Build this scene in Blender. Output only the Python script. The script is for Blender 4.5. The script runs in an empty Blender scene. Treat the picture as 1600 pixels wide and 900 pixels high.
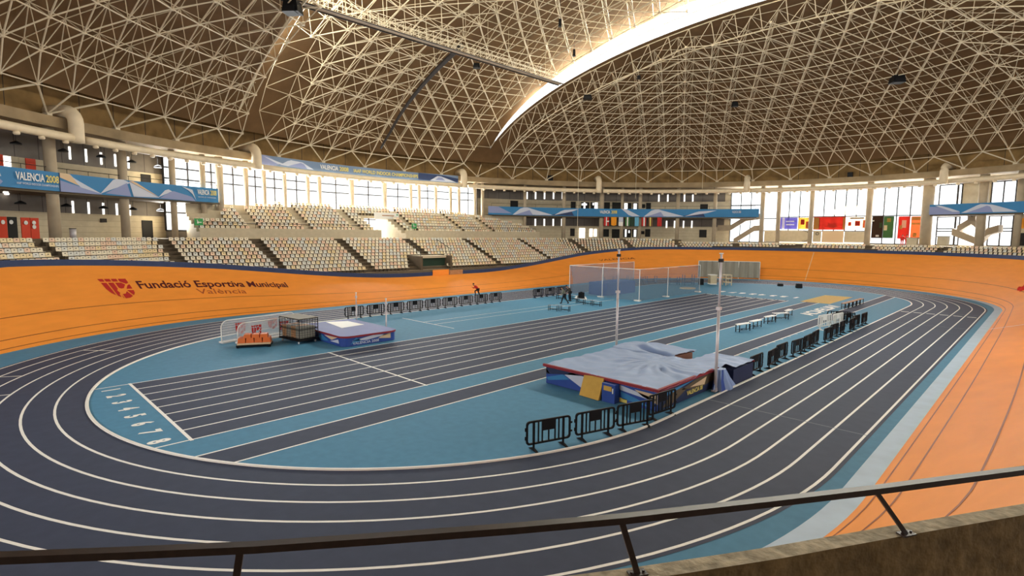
import bpy, math, random
import numpy as np
from mathutils import Vector, Matrix
random.seed(7)
R = math.radians
SC = bpy.context.scene
COL = SC.collection

# ------------------------------------------------------------------ camera
F, YAW, PITCH, ROLL = 851.5144, -0.7812, -0.0988, 0.0084
CAM = np.array([30.5596, -5.1929, 7.2196])
_cy, _sy, _cp, _sp = math.cos(YAW), math.sin(YAW), math.cos(PITCH), math.sin(PITCH)
FW = np.array([_sy * _cp, _cy * _cp, _sp])
_r = np.array([_cy, -_sy, 0.0])
_u = np.cross(_r, FW)
RT = _r * math.cos(ROLL) + _u * math.sin(ROLL)
UP = _u * math.cos(ROLL) - _r * math.sin(ROLL)
cd = bpy.data.cameras.new('camera')
cam = bpy.data.objects.new('camera', cd)
COL.objects.link(cam)
cam.matrix_world = Matrix(((RT[0], UP[0], -FW[0], CAM[0]), (RT[1], UP[1], -FW[1], CAM[1]), (RT[2], UP[2], -FW[2], CAM[2]), (0, 0, 0, 1)))
cd.sensor_width = 36
cd.lens = F / 1600 * 36
cd.clip_start, cd.clip_end = 0.05, 600
SC.camera = cam
SC.view_settings.view_transform = 'Standard'
SC.view_settings.look = 'None'
SC.view_settings.gamma = 1
SC.view_settings.use_curve_mapping = False
SC.view_settings.exposure = 0.6

# ------------------------------------------------------------------ plan of the building (metres)
EC = (6.8, 39.6); EA, EB = 50.0, 58.0          # ring that carries the roof
def EL(th, off):
    return ((EA + off) * math.cos(th) + EC[0], (EB + off) * math.sin(th) + EC[1])
def ray(u, v):
    return (u - 800) / F * RT + (450 - v) / F * UP + FW
def hitE(u, v, off):
    d = ray(u, v); a, b = EA + off, EB + off
    ox, oy = CAM[0] - EC[0], CAM[1] - EC[1]
    A = (d[0] / a) ** 2 + (d[1] / b) ** 2
    B = 2 * (ox * d[0] / a ** 2 + oy * d[1] / b ** 2)
    c = (ox / a) ** 2 + (oy / b) ** 2 - 1
    t = (-B + math.sqrt(B * B - 4 * A * c)) / (2 * A)
    return CAM + t * d
def TH(u, off, v=330):
    P = hitE(u, v, off)
    return math.atan2((P[1] - EC[1]) / (EB + off), (P[0] - EC[0]) / (EA + off)) % (2 * math.pi)
def ZV(u, v, off):
    return hitE(u, v, off)[2]
def FL(u, v, z=0.0):
    d = ray(u, v); t = (z - CAM[2]) / d[2]
    return CAM + t * d
def px(P):
    d = np.asarray(P, float) - CAM; z = d @ FW
    return 800 + F * (d @ RT) / z, 450 - F * (d @ UP) / z, z

# stadium ovals: L = length along a reference oval, starting on the right-hand straight
class Oval:
    def __init__(s, cx, cy, half, r0):
        s.cx, s.cy, s.h, s.r0 = cx, cy, half, r0
        s.tot = 4 * half + 2 * math.pi * r0
    def at(s, L, D):
        L %= s.tot; a = math.pi * s.r0
        if L < 2 * s.h:
            return (s.cx + D, s.cy - s.h + L), (1, 0)
        L -= 2 * s.h
        if L < a:
            t = L / s.r0; n = (math.cos(t), math.sin(t)); return (s.cx + D * n[0], s.cy + s.h + D * n[1]), n
        L -= a
        if L < 2 * s.h:
            return (s.cx - D, s.cy + s.h - L), (-1, 0)
        L -= 2 * s.h
        t = math.pi + L / s.r0; n = (math.cos(t), math.sin(t))
        return (s.cx + D * n[0], s.cy - s.h + D * n[1]), n
    def ls(s, L0=0.0, L1=None, step=1.0):
        L1 = s.tot if L1 is None else L1
        n = max(2, int(abs(L1 - L0) / step) + 1)
        return [L0 + (L1 - L0) * i / (n - 1) for i in range(n)]
    def findL(s, P):
        best = min(((P[0] - q[0]) ** 2 + (P[1] - q[1]) ** 2, L) for L in s.ls(step=.25) for q in [s.at(L, math.dist(P[:2], (s.cx, min(max(P[1], s.cy - s.h), s.cy + s.h))))[0]])
        return best[1]
VEL = Oval(4.2, 39.3, 27.2, 23.3)
RUN = Oval(4.52, 39.3, 25.75, 15.65)
def bank_h(L):
    (x, y), n = VEL.at(L, 23.3)
    L = L % VEL.tot
    q = L % (VEL.tot / 2)                       # distance from the start of a straight
    d = min(abs(q - VEL.h), VEL.tot / 2 - abs(q - VEL.h))
    t = min(1, max(0, (d - 5) / 37)); t = t * t * (3 - 2 * t)
    z = 1.8 + 2.9 * t
    q2 = (L + 60) % VEL.tot                     # the bend below the photographer's stand is a little lower
    e = min(1, max(0, 1 - abs(q2 - 40) / 45)); return z - .28 * min(1, 2 * e)
def bank(L, up, lift=0.0):
    """point on the banking: up = metres up the slope"""
    h = bank_h(L); w = math.sqrt(49 - h * h)
    (x, y), n = VEL.at(L, 23.15 + w * up / 7 - lift * h / 7)
    return (x, y, 0.02 + h * up / 7 + lift * w / 7)

# ------------------------------------------------------------------ light
W = bpy.data.worlds.new('sky'); SC.world = W; W.use_nodes = True
W.node_tree.nodes['Background'].inputs[0].default_value = (0.93, 0.97, 1.0, 1)
W.node_tree.nodes['Background'].inputs[1].default_value = 1.6
def area(name, loc, tgt, sx, sy, power, col=(1, 0.99, 0.97)):
    l = bpy.data.lights.new(name, 'AREA'); l.shape = 'RECTANGLE'; l.size, l.size_y = sx, sy
    l.energy = power; l.color = col
    o = bpy.data.objects.new(name, l); COL.objects.link(o)
    o.location = loc
    o.rotation_euler = (Vector(tgt) - Vector(loc)).to_track_quat('-Z', 'Y').to_euler()
    return o
def ring_light(name, th0, th1, off, z0, z1, dens, n, col=(1, 0.99, 0.97)):
    for i in range(n):
        t = th0 + (th1 - th0) * (i + .5) / n; dt = (th1 - th0) / n
        a = EL(t - dt / 2, off); b = EL(t + dt / 2, off); wd = math.dist(a, b)
        x, y = EL(t, off); X, Y = EL(t, off - 10)
        area(name, (x, y, (z0 + z1) / 2), (X, Y, (z0 + z1) / 2 - .01), wd * .98, z1 - z0, dens * wd * (z1 - z0), col)
DAY = 46.0
TW0, TW1 = TH(745, 3), TH(258, 3)               # side windows
ring_light('daylight_side_windows', TW0, TW1, 4.6, 7.3, 15.3, DAY * 1.5, 6, (.96, .98, 1))
ring_light('daylight_opposite_windows', math.pi - TW1, math.pi - TW0, 4.6, 7.3, 15.3, DAY * .8, 6, (.96, .98, 1))
TF0, TF1 = TH(1620, 6), TH(1132, 6)             # far glass front
ring_light('daylight_far_windows', TF0, TF1, 7.8, 6.3, 15.3, DAY * .8, 5, (.97, .98, 1))

TN0, TN1 = R(250), R(284)                       # glass front assumed at the unseen near end, added to light the mat
ring_light('added_near_front_light', TN0, TN1, 7.8, 6.3, 15.3, DAY * .42, 3, (.97, .98, 1))
# ------------------------------------------------------------------ mesh helpers
class MB:
    def __init__(s): s.v, s.f, s.m, s.k = [], [], [], 0
    def add(s, vs, fs, k=None):
        b = len(s.v); s.v.extend([tuple(map(float, p)) for p in vs])
        for f in fs: s.f.append(tuple(b + i for i in f)); s.m.append(s.k if k is None else k)
        return s
    def quad(s, a, b, c, d, k=None): return s.add((a, b, c, d), ((0, 1, 2, 3),), k)
    def poly(s, ps, k=None): return s.add(ps, (tuple(range(len(ps))),), k)
    def box(s, c, d, M=None, k=None, rz=0.0, tap=1.0):
        x, y, z = (q / 2 for q in d)
        P = [(-x, -y, -z), (x, -y, -z), (x, y, -z), (-x, y, -z), (-x * tap, -y * tap, z), (x * tap, -y * tap, z), (x * tap, y * tap, z), (-x * tap, y * tap, z)]
        if rz:
            co, si = math.cos(rz), math.sin(rz); P = [(a * co - b * si, a * si + b * co, e) for a, b, e in P]
        P = [(a + c[0], b + c[1], e + c[2]) for a, b, e in P]
        if M is not None: P = [tuple(M @ Vector(p)) for p in P]
        return s.add(P, ((3, 2, 1, 0), (4, 5, 6, 7), (0, 1, 5, 4), (1, 2, 6, 5), (2, 3, 7, 6), (3, 0, 4, 7)), k)
    def tube(s, pts, r, n=6, k=None, cap=True, closed=False):
        pts = [Vector(p) for p in pts]; m = len(pts); rings = []
        rr = r if isinstance(r, (list, tuple)) else [r] * m
        for i, p in enumerate(pts):
            if closed: t = pts[(i + 1) % m] - pts[i - 1]
            else: t = pts[min(i + 1, m - 1)] - pts[max(i - 1, 0)]
            t.normalize()
            a = Vector((0, 0, 1)) if abs(t.z) < .9 else Vector((1, 0, 0))
            x = t.cross(a).normalized(); y = x.cross(t)
            rings.append([p + rr[i] * (math.cos(2 * math.pi * j / n) * x + math.sin(2 * math.pi * j / n) * y) for j in range(n)])
        vs = [q for g in rings for q in g]; fs = []
        for i in range(m if closed else m - 1):
            i2 = (i + 1) % m
            for j in range(n): fs.append((i * n + j, i * n + (j + 1) % n, i2 * n + (j + 1) % n, i2 * n + j))
        if cap and not closed: fs += [tuple(range(n))[::-1], tuple(range((m - 1) * n, m * n))]
        return s.add(vs, fs, k)
    def sweep(s, A, B, k=None, closed=False):
        """ribbon between two equally long point rows"""
        n = len(A); fs = []
        for i in range(n if closed else n - 1):
            j = (i + 1) % n; fs.append((i, j, n + j, n + i))
        return s.add(list(A) + list(B), fs, k)
    def build(s, name, mats, parent=None, smooth=False, rel=True):
        me = bpy.data.meshes.new(name)
        vs = s.v
        if parent is not None and rel:
            Mi = WM(parent).inverted(); vs = [tuple(Mi @ Vector(p)) for p in vs]
        me.from_pydata(vs, [], s.f)
        for m in (mats if isinstance(mats, (list, tuple)) else [mats]): me.materials.append(m)
        me.polygons.foreach_set('material_index', s.m)
        if smooth: me.polygons.foreach_set('use_smooth', [True] * len(me.polygons))
        me.update()
        o = bpy.data.objects.new(name, me); COL.objects.link(o)
        if parent is not None: o.parent = parent
        return o
def WM(o):
    M = o.matrix_basis.copy()
    while o.parent is not None: o = o.parent; M = o.matrix_basis @ M
    return M
def tag(o, label, cat, group=None, kind=None):
    o['label'] = label; o['category'] = cat
    if group: o['group'] = group
    if kind: o['kind'] = kind
    return o
def thing(name, label, cat, loc, rz=0.0, group=None):
    o = bpy.data.objects.new(name, None); COL.objects.link(o)
    o.location = loc; o.rotation_euler = (0, 0, rz)
    return tag(o, label, cat, group)
def struct(o): o['kind'] = 'structure'; return o
def dup(root, loc, rz, label, group=None):
    r = root.copy(); COL.objects.link(r); r.location = loc; r.rotation_euler = (0, 0, rz); r['label'] = label
    if group: r['group'] = group
    for ch in list(root.children):
        c = ch.copy(); COL.objects.link(c); c.parent = r
        for g in ch.children:
            d = g.copy(); COL.objects.link(d); d.parent = c
    return r
def text(txt, bold=0.0, spacing=1.0):
    """outline letters as a flat mesh: verts (x, y), faces; height of a capital = 1, starts at x = 0"""
    cu = bpy.data.curves.new('lettering', 'FONT'); cu.body = txt; cu.size = 1.0; cu.offset = bold; cu.space_character = spacing
    cu.resolution_u = 3
    o = bpy.data.objects.new('lettering', cu); COL.objects.link(o)
    me = bpy.data.meshes.new_from_object(o)
    vs = [(v.co.x, v.co.y) for v in me.vertices]; fs = [tuple(p.vertices) for p in me.polygons]
    bpy.data.objects.remove(o); bpy.data.meshes.remove(me); bpy.data.curves.remove(cu)
    x0 = min(v[0] for v in vs); k = 1 / 0.73
    return [((v[0] - x0) * k, v[1] * k) for v in vs], fs
def twidth(t): return max(v[0] for v in t[0])
def lift_up(fs, vs3):
    """drop faces that point down so that letters face their viewer"""
    return fs

# ------------------------------------------------------------------ materials
def mat(name, col, rough=.6, var=.0, scale=4.0, spec=.3, metal=0.0, bump=0.0, col2=None, detail=3, stretch=None):
    m = bpy.data.materials.new(name); m.use_nodes = True
    nt = m.node_tree; b = nt.nodes['Principled BSDF']
    b.inputs['Base Color'].default_value = (*col, 1); b.inputs['Roughness'].default_value = rough
    b.inputs['Specular IOR Level'].default_value = spec; b.inputs['Metallic'].default_value = metal
    if var or bump or col2:
        tc = nt.nodes.new('ShaderNodeTexCoord'); no = nt.nodes.new('ShaderNodeTexNoise')
        no.inputs['Scale'].default_value = scale; no.inputs['Detail'].default_value = detail
        if stretch:
            mp = nt.nodes.new('ShaderNodeMapping'); mp.inputs['Scale'].default_value = stretch
            nt.links.new(tc.outputs['Object'], mp.inputs['Vector']); nt.links.new(mp.outputs['Vector'], no.inputs['Vector'])
        else: nt.links.new(tc.outputs['Object'], no.inputs['Vector'])
        cr = nt.nodes.new('ShaderNodeValToRGB')
        cr.color_ramp.elements[0].position = .3; cr.color_ramp.elements[1].position = .7
        c2 = col2 or col
        cr.color_ramp.elements[0].color = (*[max(0, c * (1 - var)) for c in col], 1)
        cr.color_ramp.elements[1].color = (*[min(1, c * (1 + var)) for c in c2], 1)
        nt.links.new(no.outputs['Fac'], cr.inputs['Fac']); nt.links.new(cr.outputs['Color'], b.inputs['Base Color'])
        if bump:
            bp = nt.nodes.new('ShaderNodeBump'); bp.inputs['Strength'].default_value = bump; bp.inputs['Distance'].default_value = .05
            nt.links.new(no.outputs['Fac'], bp.inputs['Height']); nt.links.new(bp.outputs['Normal'], b.inputs['Normal'])
    return m
def srgb(r, g, b): return tuple(((c / 255 + .055) / 1.055) ** 2.4 if c > 10 else c / 255 / 12.92 for c in (r, g, b))
M = {}
M['blue'] = mat('blue sports flooring', srgb(82, 140, 174), .7, .06, 3, .2)
M['dark'] = mat('slate track surface', srgb(64, 72, 93), .7, .07, 2.2, .2)
M['line'] = mat('white paint', srgb(250, 249, 242), .5, .02, 6)
M['faint'] = mat('worn paint', srgb(120, 128, 142), .6)
M['kerb'] = mat('white kerb', srgb(246, 244, 236), .45)
M['orange'] = mat('orange wooden banking', (.92, .315, .045), .62, .045, .5, .18, stretch=(1, 1, 6))
M['oline'] = mat('brown lane line', srgb(150, 80, 35), .6)
M['owhite'] = mat('pale tape', srgb(240, 190, 140), .6)
M['bigblue'] = mat('blue rim paint', srgb(46, 62, 100), .6, .08, 2)
M['apron'] = mat('pale blue apron', srgb(176, 200, 222), .5, .07, 1.2)
M['red'] = mat('red paint', srgb(190, 42, 38), .55)
M['maroon'] = mat('dark lettering paint', srgb(88, 26, 30), .6)
M['ochre'] = mat('brownish lettering paint', srgb(178, 84, 44), .6)
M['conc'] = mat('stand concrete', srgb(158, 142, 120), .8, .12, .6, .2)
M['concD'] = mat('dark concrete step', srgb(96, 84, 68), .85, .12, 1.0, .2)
M['beam'] = mat('stained concrete beam', srgb(150, 130, 100), .85, .22, .5, .2)
M['eaves'] = mat('golden brown eaves boards', srgb(134, 106, 66), .85, .25, .7, .15)
M['para'] = mat('raw parapet concrete', srgb(120, 96, 64), .9, .28, 9, .15, bump=.5)
M['parat'] = mat('lit parapet top', srgb(190, 176, 150), .85, .3, 14, .2, bump=.4)  # paler copy of the parapet concrete, skylight on its top put into the colour
M['deck'] = mat('brown roof boards', (.15, .088, .04), .85, .14, .55, .15)
M['deckC'] = mat('golden roof boards', (.42, .26, .105), .8, .12, .5, .15)
M['steel'] = mat('cream painted steel', srgb(206, 192, 164), .5, 0, 1, .3)
M['duct'] = mat('cream duct', srgb(226, 208, 176), .5, .06, 1.5, .3)
M['col'] = mat('column concrete', srgb(176, 160, 136), .75, .08, 1, .2)
M['wallb'] = mat('beige block wall', srgb(198, 184, 156), .75, .06, 2, .2)
M['panel'] = mat('grey metal panel', srgb(112, 104, 96), .6, .08, 1.2, .3)
M['seam'] = mat('dark seam', srgb(48, 42, 38), .7)
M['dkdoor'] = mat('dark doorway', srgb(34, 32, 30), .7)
M['reddoor'] = mat('red door', srgb(214, 62, 24), .5)
M['white'] = mat('white plastic', srgb(232, 230, 224), .45)
M['black'] = mat('black plastic', srgb(13, 13, 16), .5, .1, 5, .2)
M['alu'] = mat('aluminium post', srgb(214, 208, 210), .35, 0, 1, .5, .25)
M['bblue'] = mat('banner blue', srgb(58, 126, 176), .6, .05, .6)
M['bgrey'] = mat('banner grey blue', srgb(112, 132, 160), .6, .05, .6)
M['bpale'] = mat('banner pale facet', srgb(196, 202, 216), .6)
M['blil'] = mat('banner lilac facet', srgb(140, 150, 190), .6)
M['btan'] = mat('banner tan facet', srgb(214, 186, 150), .6)
M['byel'] = mat('banner yellow lettering', srgb(226, 208, 110), .6)
M['matb'] = mat('royal blue mat cover', srgb(44, 74, 148), .55, .06, 3)
M['matd'] = mat('navy mat cover', srgb(36, 46, 78), .55, .06, 3)
M['matp'] = mat('violet blue mat top', srgb(88, 96, 160), .55, .05, 2)
M['cover'] = mat('grey blue tarpaulin', srgb(134, 158, 200), .5, .05, 1.5, .4)
M['dred'] = mat('dark red edging', srgb(140, 40, 48), .6)
M['brownf'] = mat('brown foam side', srgb(150, 98, 78), .7)
M['yel'] = mat('ochre foam panel', srgb(206, 164, 76), .7, .05, 4)
M['sand'] = mat('sand', srgb(232, 200, 132), .9, .08, 6, .1, bump=.3)
M['wood'] = mat('wood', srgb(176, 130, 90), .6, .15, 5)
M['oblk'] = mat('orange block', srgb(212, 106, 48), .5, .06, 8)
M['skin'] = mat('skin', srgb(178, 126, 98), .6)
M['rail'] = mat('brown railing paint', srgb(58, 44, 38), .4, .15, 20, .4)
M['cloth_grey'] = mat('grey green jacket', srgb(120, 122, 108), .8)
M['cloth_dk'] = mat('dark olive jacket', srgb(66, 58, 46), .8)
M['cloth_red'] = mat('red jersey', srgb(206, 44, 34), .7)
M['trs'] = mat('black trousers', srgb(28, 28, 32), .8)
M['hair'] = mat('dark hair', srgb(36, 28, 24), .7)
M['tarp'] = mat('grey dust sheet', srgb(150, 146, 134), .7, .12, 1.2, .2, stretch=(1, 1, .2))
M['green'] = mat('green sign', srgb(70, 160, 90), .6)
SEATC = [mat('cream seat plastic', srgb(238, 226, 200), .45), mat('salmon seat plastic', srgb(236, 204, 176), .45),
         mat('pale grey seat plastic', srgb(224, 222, 212), .45), mat('straw seat plastic', srgb(238, 216, 170), .45)]
def see_through(name, col, alpha, rough=.4):
    m = mat(name, col, rough); m.node_tree.nodes['Principled BSDF'].inputs['Alpha'].default_value = alpha; return m
M['net'] = see_through('fine safety net', srgb(120, 140, 158), .48, .9)
M['clear'] = see_through('clear plastic', srgb(214, 220, 226), .3, .2)
def glass(name):
    m = bpy.data.materials.new(name); m.use_nodes = True; nt = m.node_tree; nt.nodes.clear()
    o = nt.nodes.new('ShaderNodeOutputMaterial'); x = nt.nodes.new('ShaderNodeMixShader'); t = nt.nodes.new('ShaderNodeBsdfTransparent'); g = nt.nodes.new('ShaderNodeBsdfGlossy')
    t.inputs[0].default_value = (.96, .98, .97, 1); g.inputs['Roughness'].default_value = .05; x.inputs[0].default_value = .05
    nt.links.new(t.outputs[0], x.inputs[1]); nt.links.new(g.outputs[0], x.inputs[2]); nt.links.new(x.outputs[0], o.inputs[0]); return m
M['glass'] = glass('window glass')
def backlit(name, col):
    m = bpy.data.materials.new(name); m.use_nodes = True; nt = m.node_tree; nt.nodes.clear()
    o = nt.nodes.new('ShaderNodeOutputMaterial'); x = nt.nodes.new('ShaderNodeMixShader'); t = nt.nodes.new('ShaderNodeBsdfTranslucent'); d = nt.nodes.new('ShaderNodeBsdfDiffuse')
    t.inputs[0].default_value = (*col, 1); d.inputs[0].default_value = (*col, 1); x.inputs[0].default_value = .4
    nt.links.new(t.outputs[0], x.inputs[1]); nt.links.new(d.outputs[0], x.inputs[2]); nt.links.new(x.outputs[0], o.inputs[0]); return m
for k, c in dict(m_purple=(110, 104, 150), m_yellow=(196, 160, 90), m_red=(160, 66, 56), m_cream=(240, 220, 190), m_green=(76, 96, 66), m_dark=(70, 55, 45), m_orange=(180, 112, 76), m_white=(250, 250, 245)).items():
    M[k] = backlit('window film ' + k[2:], srgb(*c))

# ------------------------------------------------------------------ floor and its markings
def oval_pts(ov, D, z, L0=0, L1=None, step=.6):
    return [(*ov.at(L, D)[0], z) for L in ov.ls(L0, L1, step)]
struct(MB().poly(oval_pts(VEL, 23.4, 0.0)[:-1]).build('floor', M['blue']))
b = MB(); b.sweep(oval_pts(RUN, 15.65, .004), oval_pts(RUN, 21.82, .004))
def fpoly(b, pts, z=.004): b.poly([(x, y, z) for x, y in pts])
LW = 1.22
def kerb_y(x, far=False):
    q = math.sqrt(max(0, 15.65 ** 2 - (x - 4.52) ** 2)); return 39.3 + 25.75 + q if far else 39.3 - 25.75 - q
fpoly(b, [(0, 0), (9.76, 0), (9.76, 60), (0, 60)])
fpoly(b, [(11.46, kerb_y(11.46)), (12.79, kerb_y(12.79)), (12.79, 60.4), (11.46, 60.4)])
fpoly(b, [(16.1, 21), (17.33, 21), (17.33, kerb_y(17.33, True)), (16.1, kerb_y(16.1, True))])
struct(b.build('floor_track_surface', M['dark']))
b = MB()
def ln(x0, y0, x1, y1, w=.085, z=.008, k=0):
    d = Vector((x1 - x0, y1 - y0)); n = Vector((-d.y, d.x)).normalized() * w / 2
    b.quad((x0 + n.x, y0 + n.y, z), (x0 - n.x, y0 - n.y, z), (x1 - n.x, y1 - n.y, z), (x1 + n.x, y1 + n.y, z), k)
for k in range(0, 7):
    r0 = 15.65 + k * 1.0 + (0 if k else -.02); w = .09 if k else .13
    b.sweep(oval_pts(RUN, r0 - w / 2, .008), oval_pts(RUN, r0 + w / 2, .008))
for k in range(9):
    x = k * LW
    ln(x, kerb_y(x) if k in (0, 8) else 0, x, 60)
ln(-.1, 0, 9.86, 0, .12, .009); ln(-.1, 10, 9.86, 10, .1, .009)
for x in (11.46, 12.79): ln(x, kerb_y(x), x, 60.4)
for x in (16.1, 17.33): ln(x, 21, x, kerb_y(x, True))
for i in range(12): ln(17.33, 23 + i * 1.5, 17.55, 23 + i * 1.5, .06)
ln(-8.5, 20.9, -1.5, 20.9, .07); ln(-5.5, 20.9, -5.4, 46, .07); ln(-4.05, 20.9, -4.0, 46, .07)
for k in range(8): ln((k + .22) * LW, 59.8 - .02 * k, (k + .78) * LW, 59.8 - .02 * k, .28)
def cross(ov, L, D0, D1, w, k=0, z=.0085):
    (x0, y0), n = ov.at(L, D0); (x1, y1), n = ov.at(L, D1); ln(x0, y0, x1, y1, w, z, k)
for i in range(6): cross(RUN, 45.6 + .02 * i, 15.85 + i, 16.5 + i, .3)
cross(RUN, 37.0, 15.7, 21.7, .06, 1); cross(RUN, 4.1, 15.7, 21.7, .05, 1); cross(RUN, 47.4, 15.7, 21.7, .06, 1)
def mark(u, v, D0, D1):
    P = FL(u, v); L = RUN.findL(P); cross(RUN, L, D0, D1, .09)
mark(174, 549, 18.65, 20.65); mark(20, 588, 19.65, 20.65); mark(5, 618, 18.65, 19.65)
def floor_text(txt, ox, oy, ux, uy, vx, vy, z=.0095, k=0, bold=.02):
    vs, fs = text(txt, bold)
    b.add([(ox + x * ux + y * vx, oy + x * uy + y * vy, z) for x, y in vs], fs, k)
for i in range(8):
    t = text(str(i + 1), .03); w = twidth(t)
    floor_text(str(i + 1), (i + .5) * LW - w * .25, -1.14, .5, 0, 0, .66, bold=.05)
    floor_text(str(8 - i), (i + .5) * LW + w * .45, 64.6, -.9, 0, 0, -1.25, bold=.07)
floor_text('VALENCIA', 15.25, 59.2, 0, -1.52, -1.25, 0, bold=.03)
struct(b.build('floor_lane_lines', [M['line'], M['faint']]))
# raised inner kerb round the near bend
b = MB(); LL = RUN.ls(RUN.tot - math.pi * 15.65 - 8, RUN.tot + 14, .5)
pr = [(15.60, 0), (15.60, .055), (15.68, .055), (15.68, 0)]
rows = [[(*RUN.at(L, d)[0], z) for L in LL] for d, z in pr]
for i in range(3): b.sweep(rows[i], rows[i + 1])
struct(b.build('trim_1', M['kerb']))
o = MB(); Lm = VEL.ls(-34, 2 * 27.2 + 38, .7)
ins = lambda L: 22.42
o.sweep([(*VEL.at(L, 22.55 + .5 * max(0, (L - 66) / 26) ** 1.5)[0], .012) for L in Lm], [(*VEL.at(L, 23.16)[0], .03) for L in Lm])
struct(o.build('floor_apron', M['apron']))

# ------------------------------------------------------------------ velodrome banking
b = MB(); LS = VEL.ls(step=1.0)
ups = [0, .5, 1.2, 2, 3, 4, 5, 6, 7]
for i in range(len(ups) - 1): b.sweep([bank(L, ups[i]) for L in LS], [bank(L, ups[i + 1]) for L in LS], 0)
for up, w in ((.25, .05), (.9, .055), (2.6, .06)):
    b.sweep([bank(L, up, .006) for L in LS], [bank(L, up + w, .006) for L in LS], 1)
def bline(L, w, u0=0, u1=7, k=2):
    n = 8; us = [u0 + (u1 - u0) * i / n for i in range(n + 1)]
    b.sweep([bank(L, q, .008) for q in us], [bank(L + w, q, .008) for q in us], k)
LF = VEL.findL(FL(1536, 514)); bline(LF, .12, -.05, 7, 3)
LF2 = VEL.findL(FL(1266, 438)); bline(LF2, .12, .2, 6.8, 2)
struct(b.build('velodrome_banking', [M['orange'], M['oline'], M['owhite'], M['line']]))
# emblem and lettering painted on the banking: found by the ray that meets the slope
def on_bank(u, v):
    d = ray(u, v); lo, hi = None, None
    for i in range(1, 1200):
        P = CAM + d * (8 + i * .1)
        sx, sy = VEL.cx, min(max(P[1], VEL.cy - VEL.h), VEL.cy + VEL.h)
        D = math.dist((P[0], P[1]), (sx, sy))
        if D < 22.5 or P[2] > 6: continue
        L = VEL.findL(P) if lo is None else lo
        h = bank_h(L); w = math.sqrt(49 - h * h); q = (D - 23.15) / w * 7
        if P[2] <= .02 + h * q / 7:
            L = VEL.findL(P); h = bank_h(L); w = math.sqrt(49 - h * h)
            return L, (D - 23.15) / w * 7
    return None
La, ua = on_bank(220, 452); Lb, ub = on_bank(452, 449)
La2, ua2 = on_bank(222, 444)
vs, fs = text('Fundació Esportiva Municipal', .02)
wd = max(v[0] for v in vs); b = MB()
hh = .95
b.add([bank(La + (Lb - La) * x / wd, ua + (ub - ua) * x / wd + y * hh, .02) for x, y in vs], fs, 0)
Lc, uc = on_bank(308, 460); Ld, ud = on_bank(386, 459)
vs, fs = text('València', .0); wd = max(v[0] for v in vs)
b.add([bank(Lc + (Ld - Lc) * x / wd, uc + (ud - uc) * x / wd + y * .75, .02) for x, y in vs], fs, 1)
struct(b.build('velodrome_lettering', [M['maroon'], M['ochre']]))
CREST = [[(0, 0), (.19, 0), (.19, .14), (.04, .14)], [(.24, 0), (.43, 0), (.43, .14), (.24, .14)], [(.48, 0), (.67, 0), (.67, .14), (.48, .14)], [(.72, 0), (1, 0), (1, .2), (.9, .26), (.72, .14)],
         [(.03, .2), (.22, .2), (.24, .84), (.12, .72), (.05, .52)], [(.28, .2), (.47, .2), (.47, .5), (.4, .6), (.44, .72), (.38, .8), (.38, .93), (.29, .87)],
         [(.53, .2), (.74, .2), (.84, .3), (.7, .48), (.6, .5), (.53, .46)], [(.9, .34), (1, .28), (1, .5), (.78, .52)],
         [(.76, .58), (1, .58), (.97, .72), (.88, .84)], [(.72, .64), (.82, .88), (.68, .97), (.5, 1), (.5, .78), (.62, .76)], [(.44, .8), (.46, .99), (.43, .97)]]
K4 = [on_bank(*q) for q in ((151, 436.5), (198, 436), (220, 468), (172, 468.5))]
b = MB()
for pl in CREST:
    b.poly([bank(*[(K4[0][i] * (1 - x) + K4[1][i] * x) * (1 - y) + (K4[3][i] * (1 - x) + K4[2][i] * x) * y for i in (0, 1)], .02) for x, y in pl])
struct(b.build('velodrome_crest', M['red']))
vs, fs = text('VALENCIA'); wd = max(v[0] for v in vs); b = MB()
Lh, uh = on_bank(938, 408.5); Li, ui = on_bank(994, 405.5)
b.add([bank(Lh + (Li - Lh) * x / wd, uh + (ui - uh) * x / wd + y * .45, .02) for x, y in vs], fs)
struct(b.build('velodrome_far_lettering', M['maroon']))
# blue rim round the top of the banking
def rimw(L):
    h = bank_h(L); return 23.15 + math.sqrt(49 - h * h), h + .02
b = MB(); pr = [(0, -.02), (.02, .46), (.22, .46), (.22, -2.5)]
rows = [[(*VEL.at(L, rimw(L)[0] + d)[0], rimw(L)[1] + z) for L in LS] for d, z in pr]
for i in range(3): b.sweep(rows[i], rows[i + 1])
struct(b.build('wall_rim', M['bigblue']))

# ------------------------------------------------------------------ stands
def Lof(u, D, z, L0=60.0, L1=222.0):
    best = None
    for i in range(1300):
        L = L0 + (L1 - L0) * i / 1299; (x, y), n = VEL.at(L, D(L) if callable(D) else D); U, V, q = px((x, y, z))
        if q < 1: continue
        e = abs(U - u)
        if best is None or e < best[0]: best = (e, L)
    return best[1]
def Dlim(L, off):
    lo, hi = 20.0, 70.0
    for _ in range(30):
        m = (lo + hi) / 2; (x, y), n = VEL.at(L, m)
        if ((x - EC[0]) / (EA + off)) ** 2 + ((y - EC[1]) / (EB + off)) ** 2 < 1: lo = m
        else: hi = m
    return lo
from functools import lru_cache
@lru_cache(None)
def dtop(L):
    return min(38.5, Dlim(L, -.9))
FARZ = -.5                                          # the far end stand lies a little lower
def DR(L, j): return dtop(L) - .85 * (9 - j)
TJ = lambda j: 2.56 + .37 * j
LFAR = Lof(1060, 34.0, 6.2)
def stepped(name, Lseq, rows, mats):
    """rows: (function of L giving the distance, height)"""
    b = MB(); prev = None
    for d, z in rows:
        cur = [(*VEL.at(L, d(L))[0], z) for L in Lseq]
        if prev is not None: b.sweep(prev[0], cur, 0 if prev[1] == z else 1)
        prev = (cur, z)
    return struct(b.build(name, mats))
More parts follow.
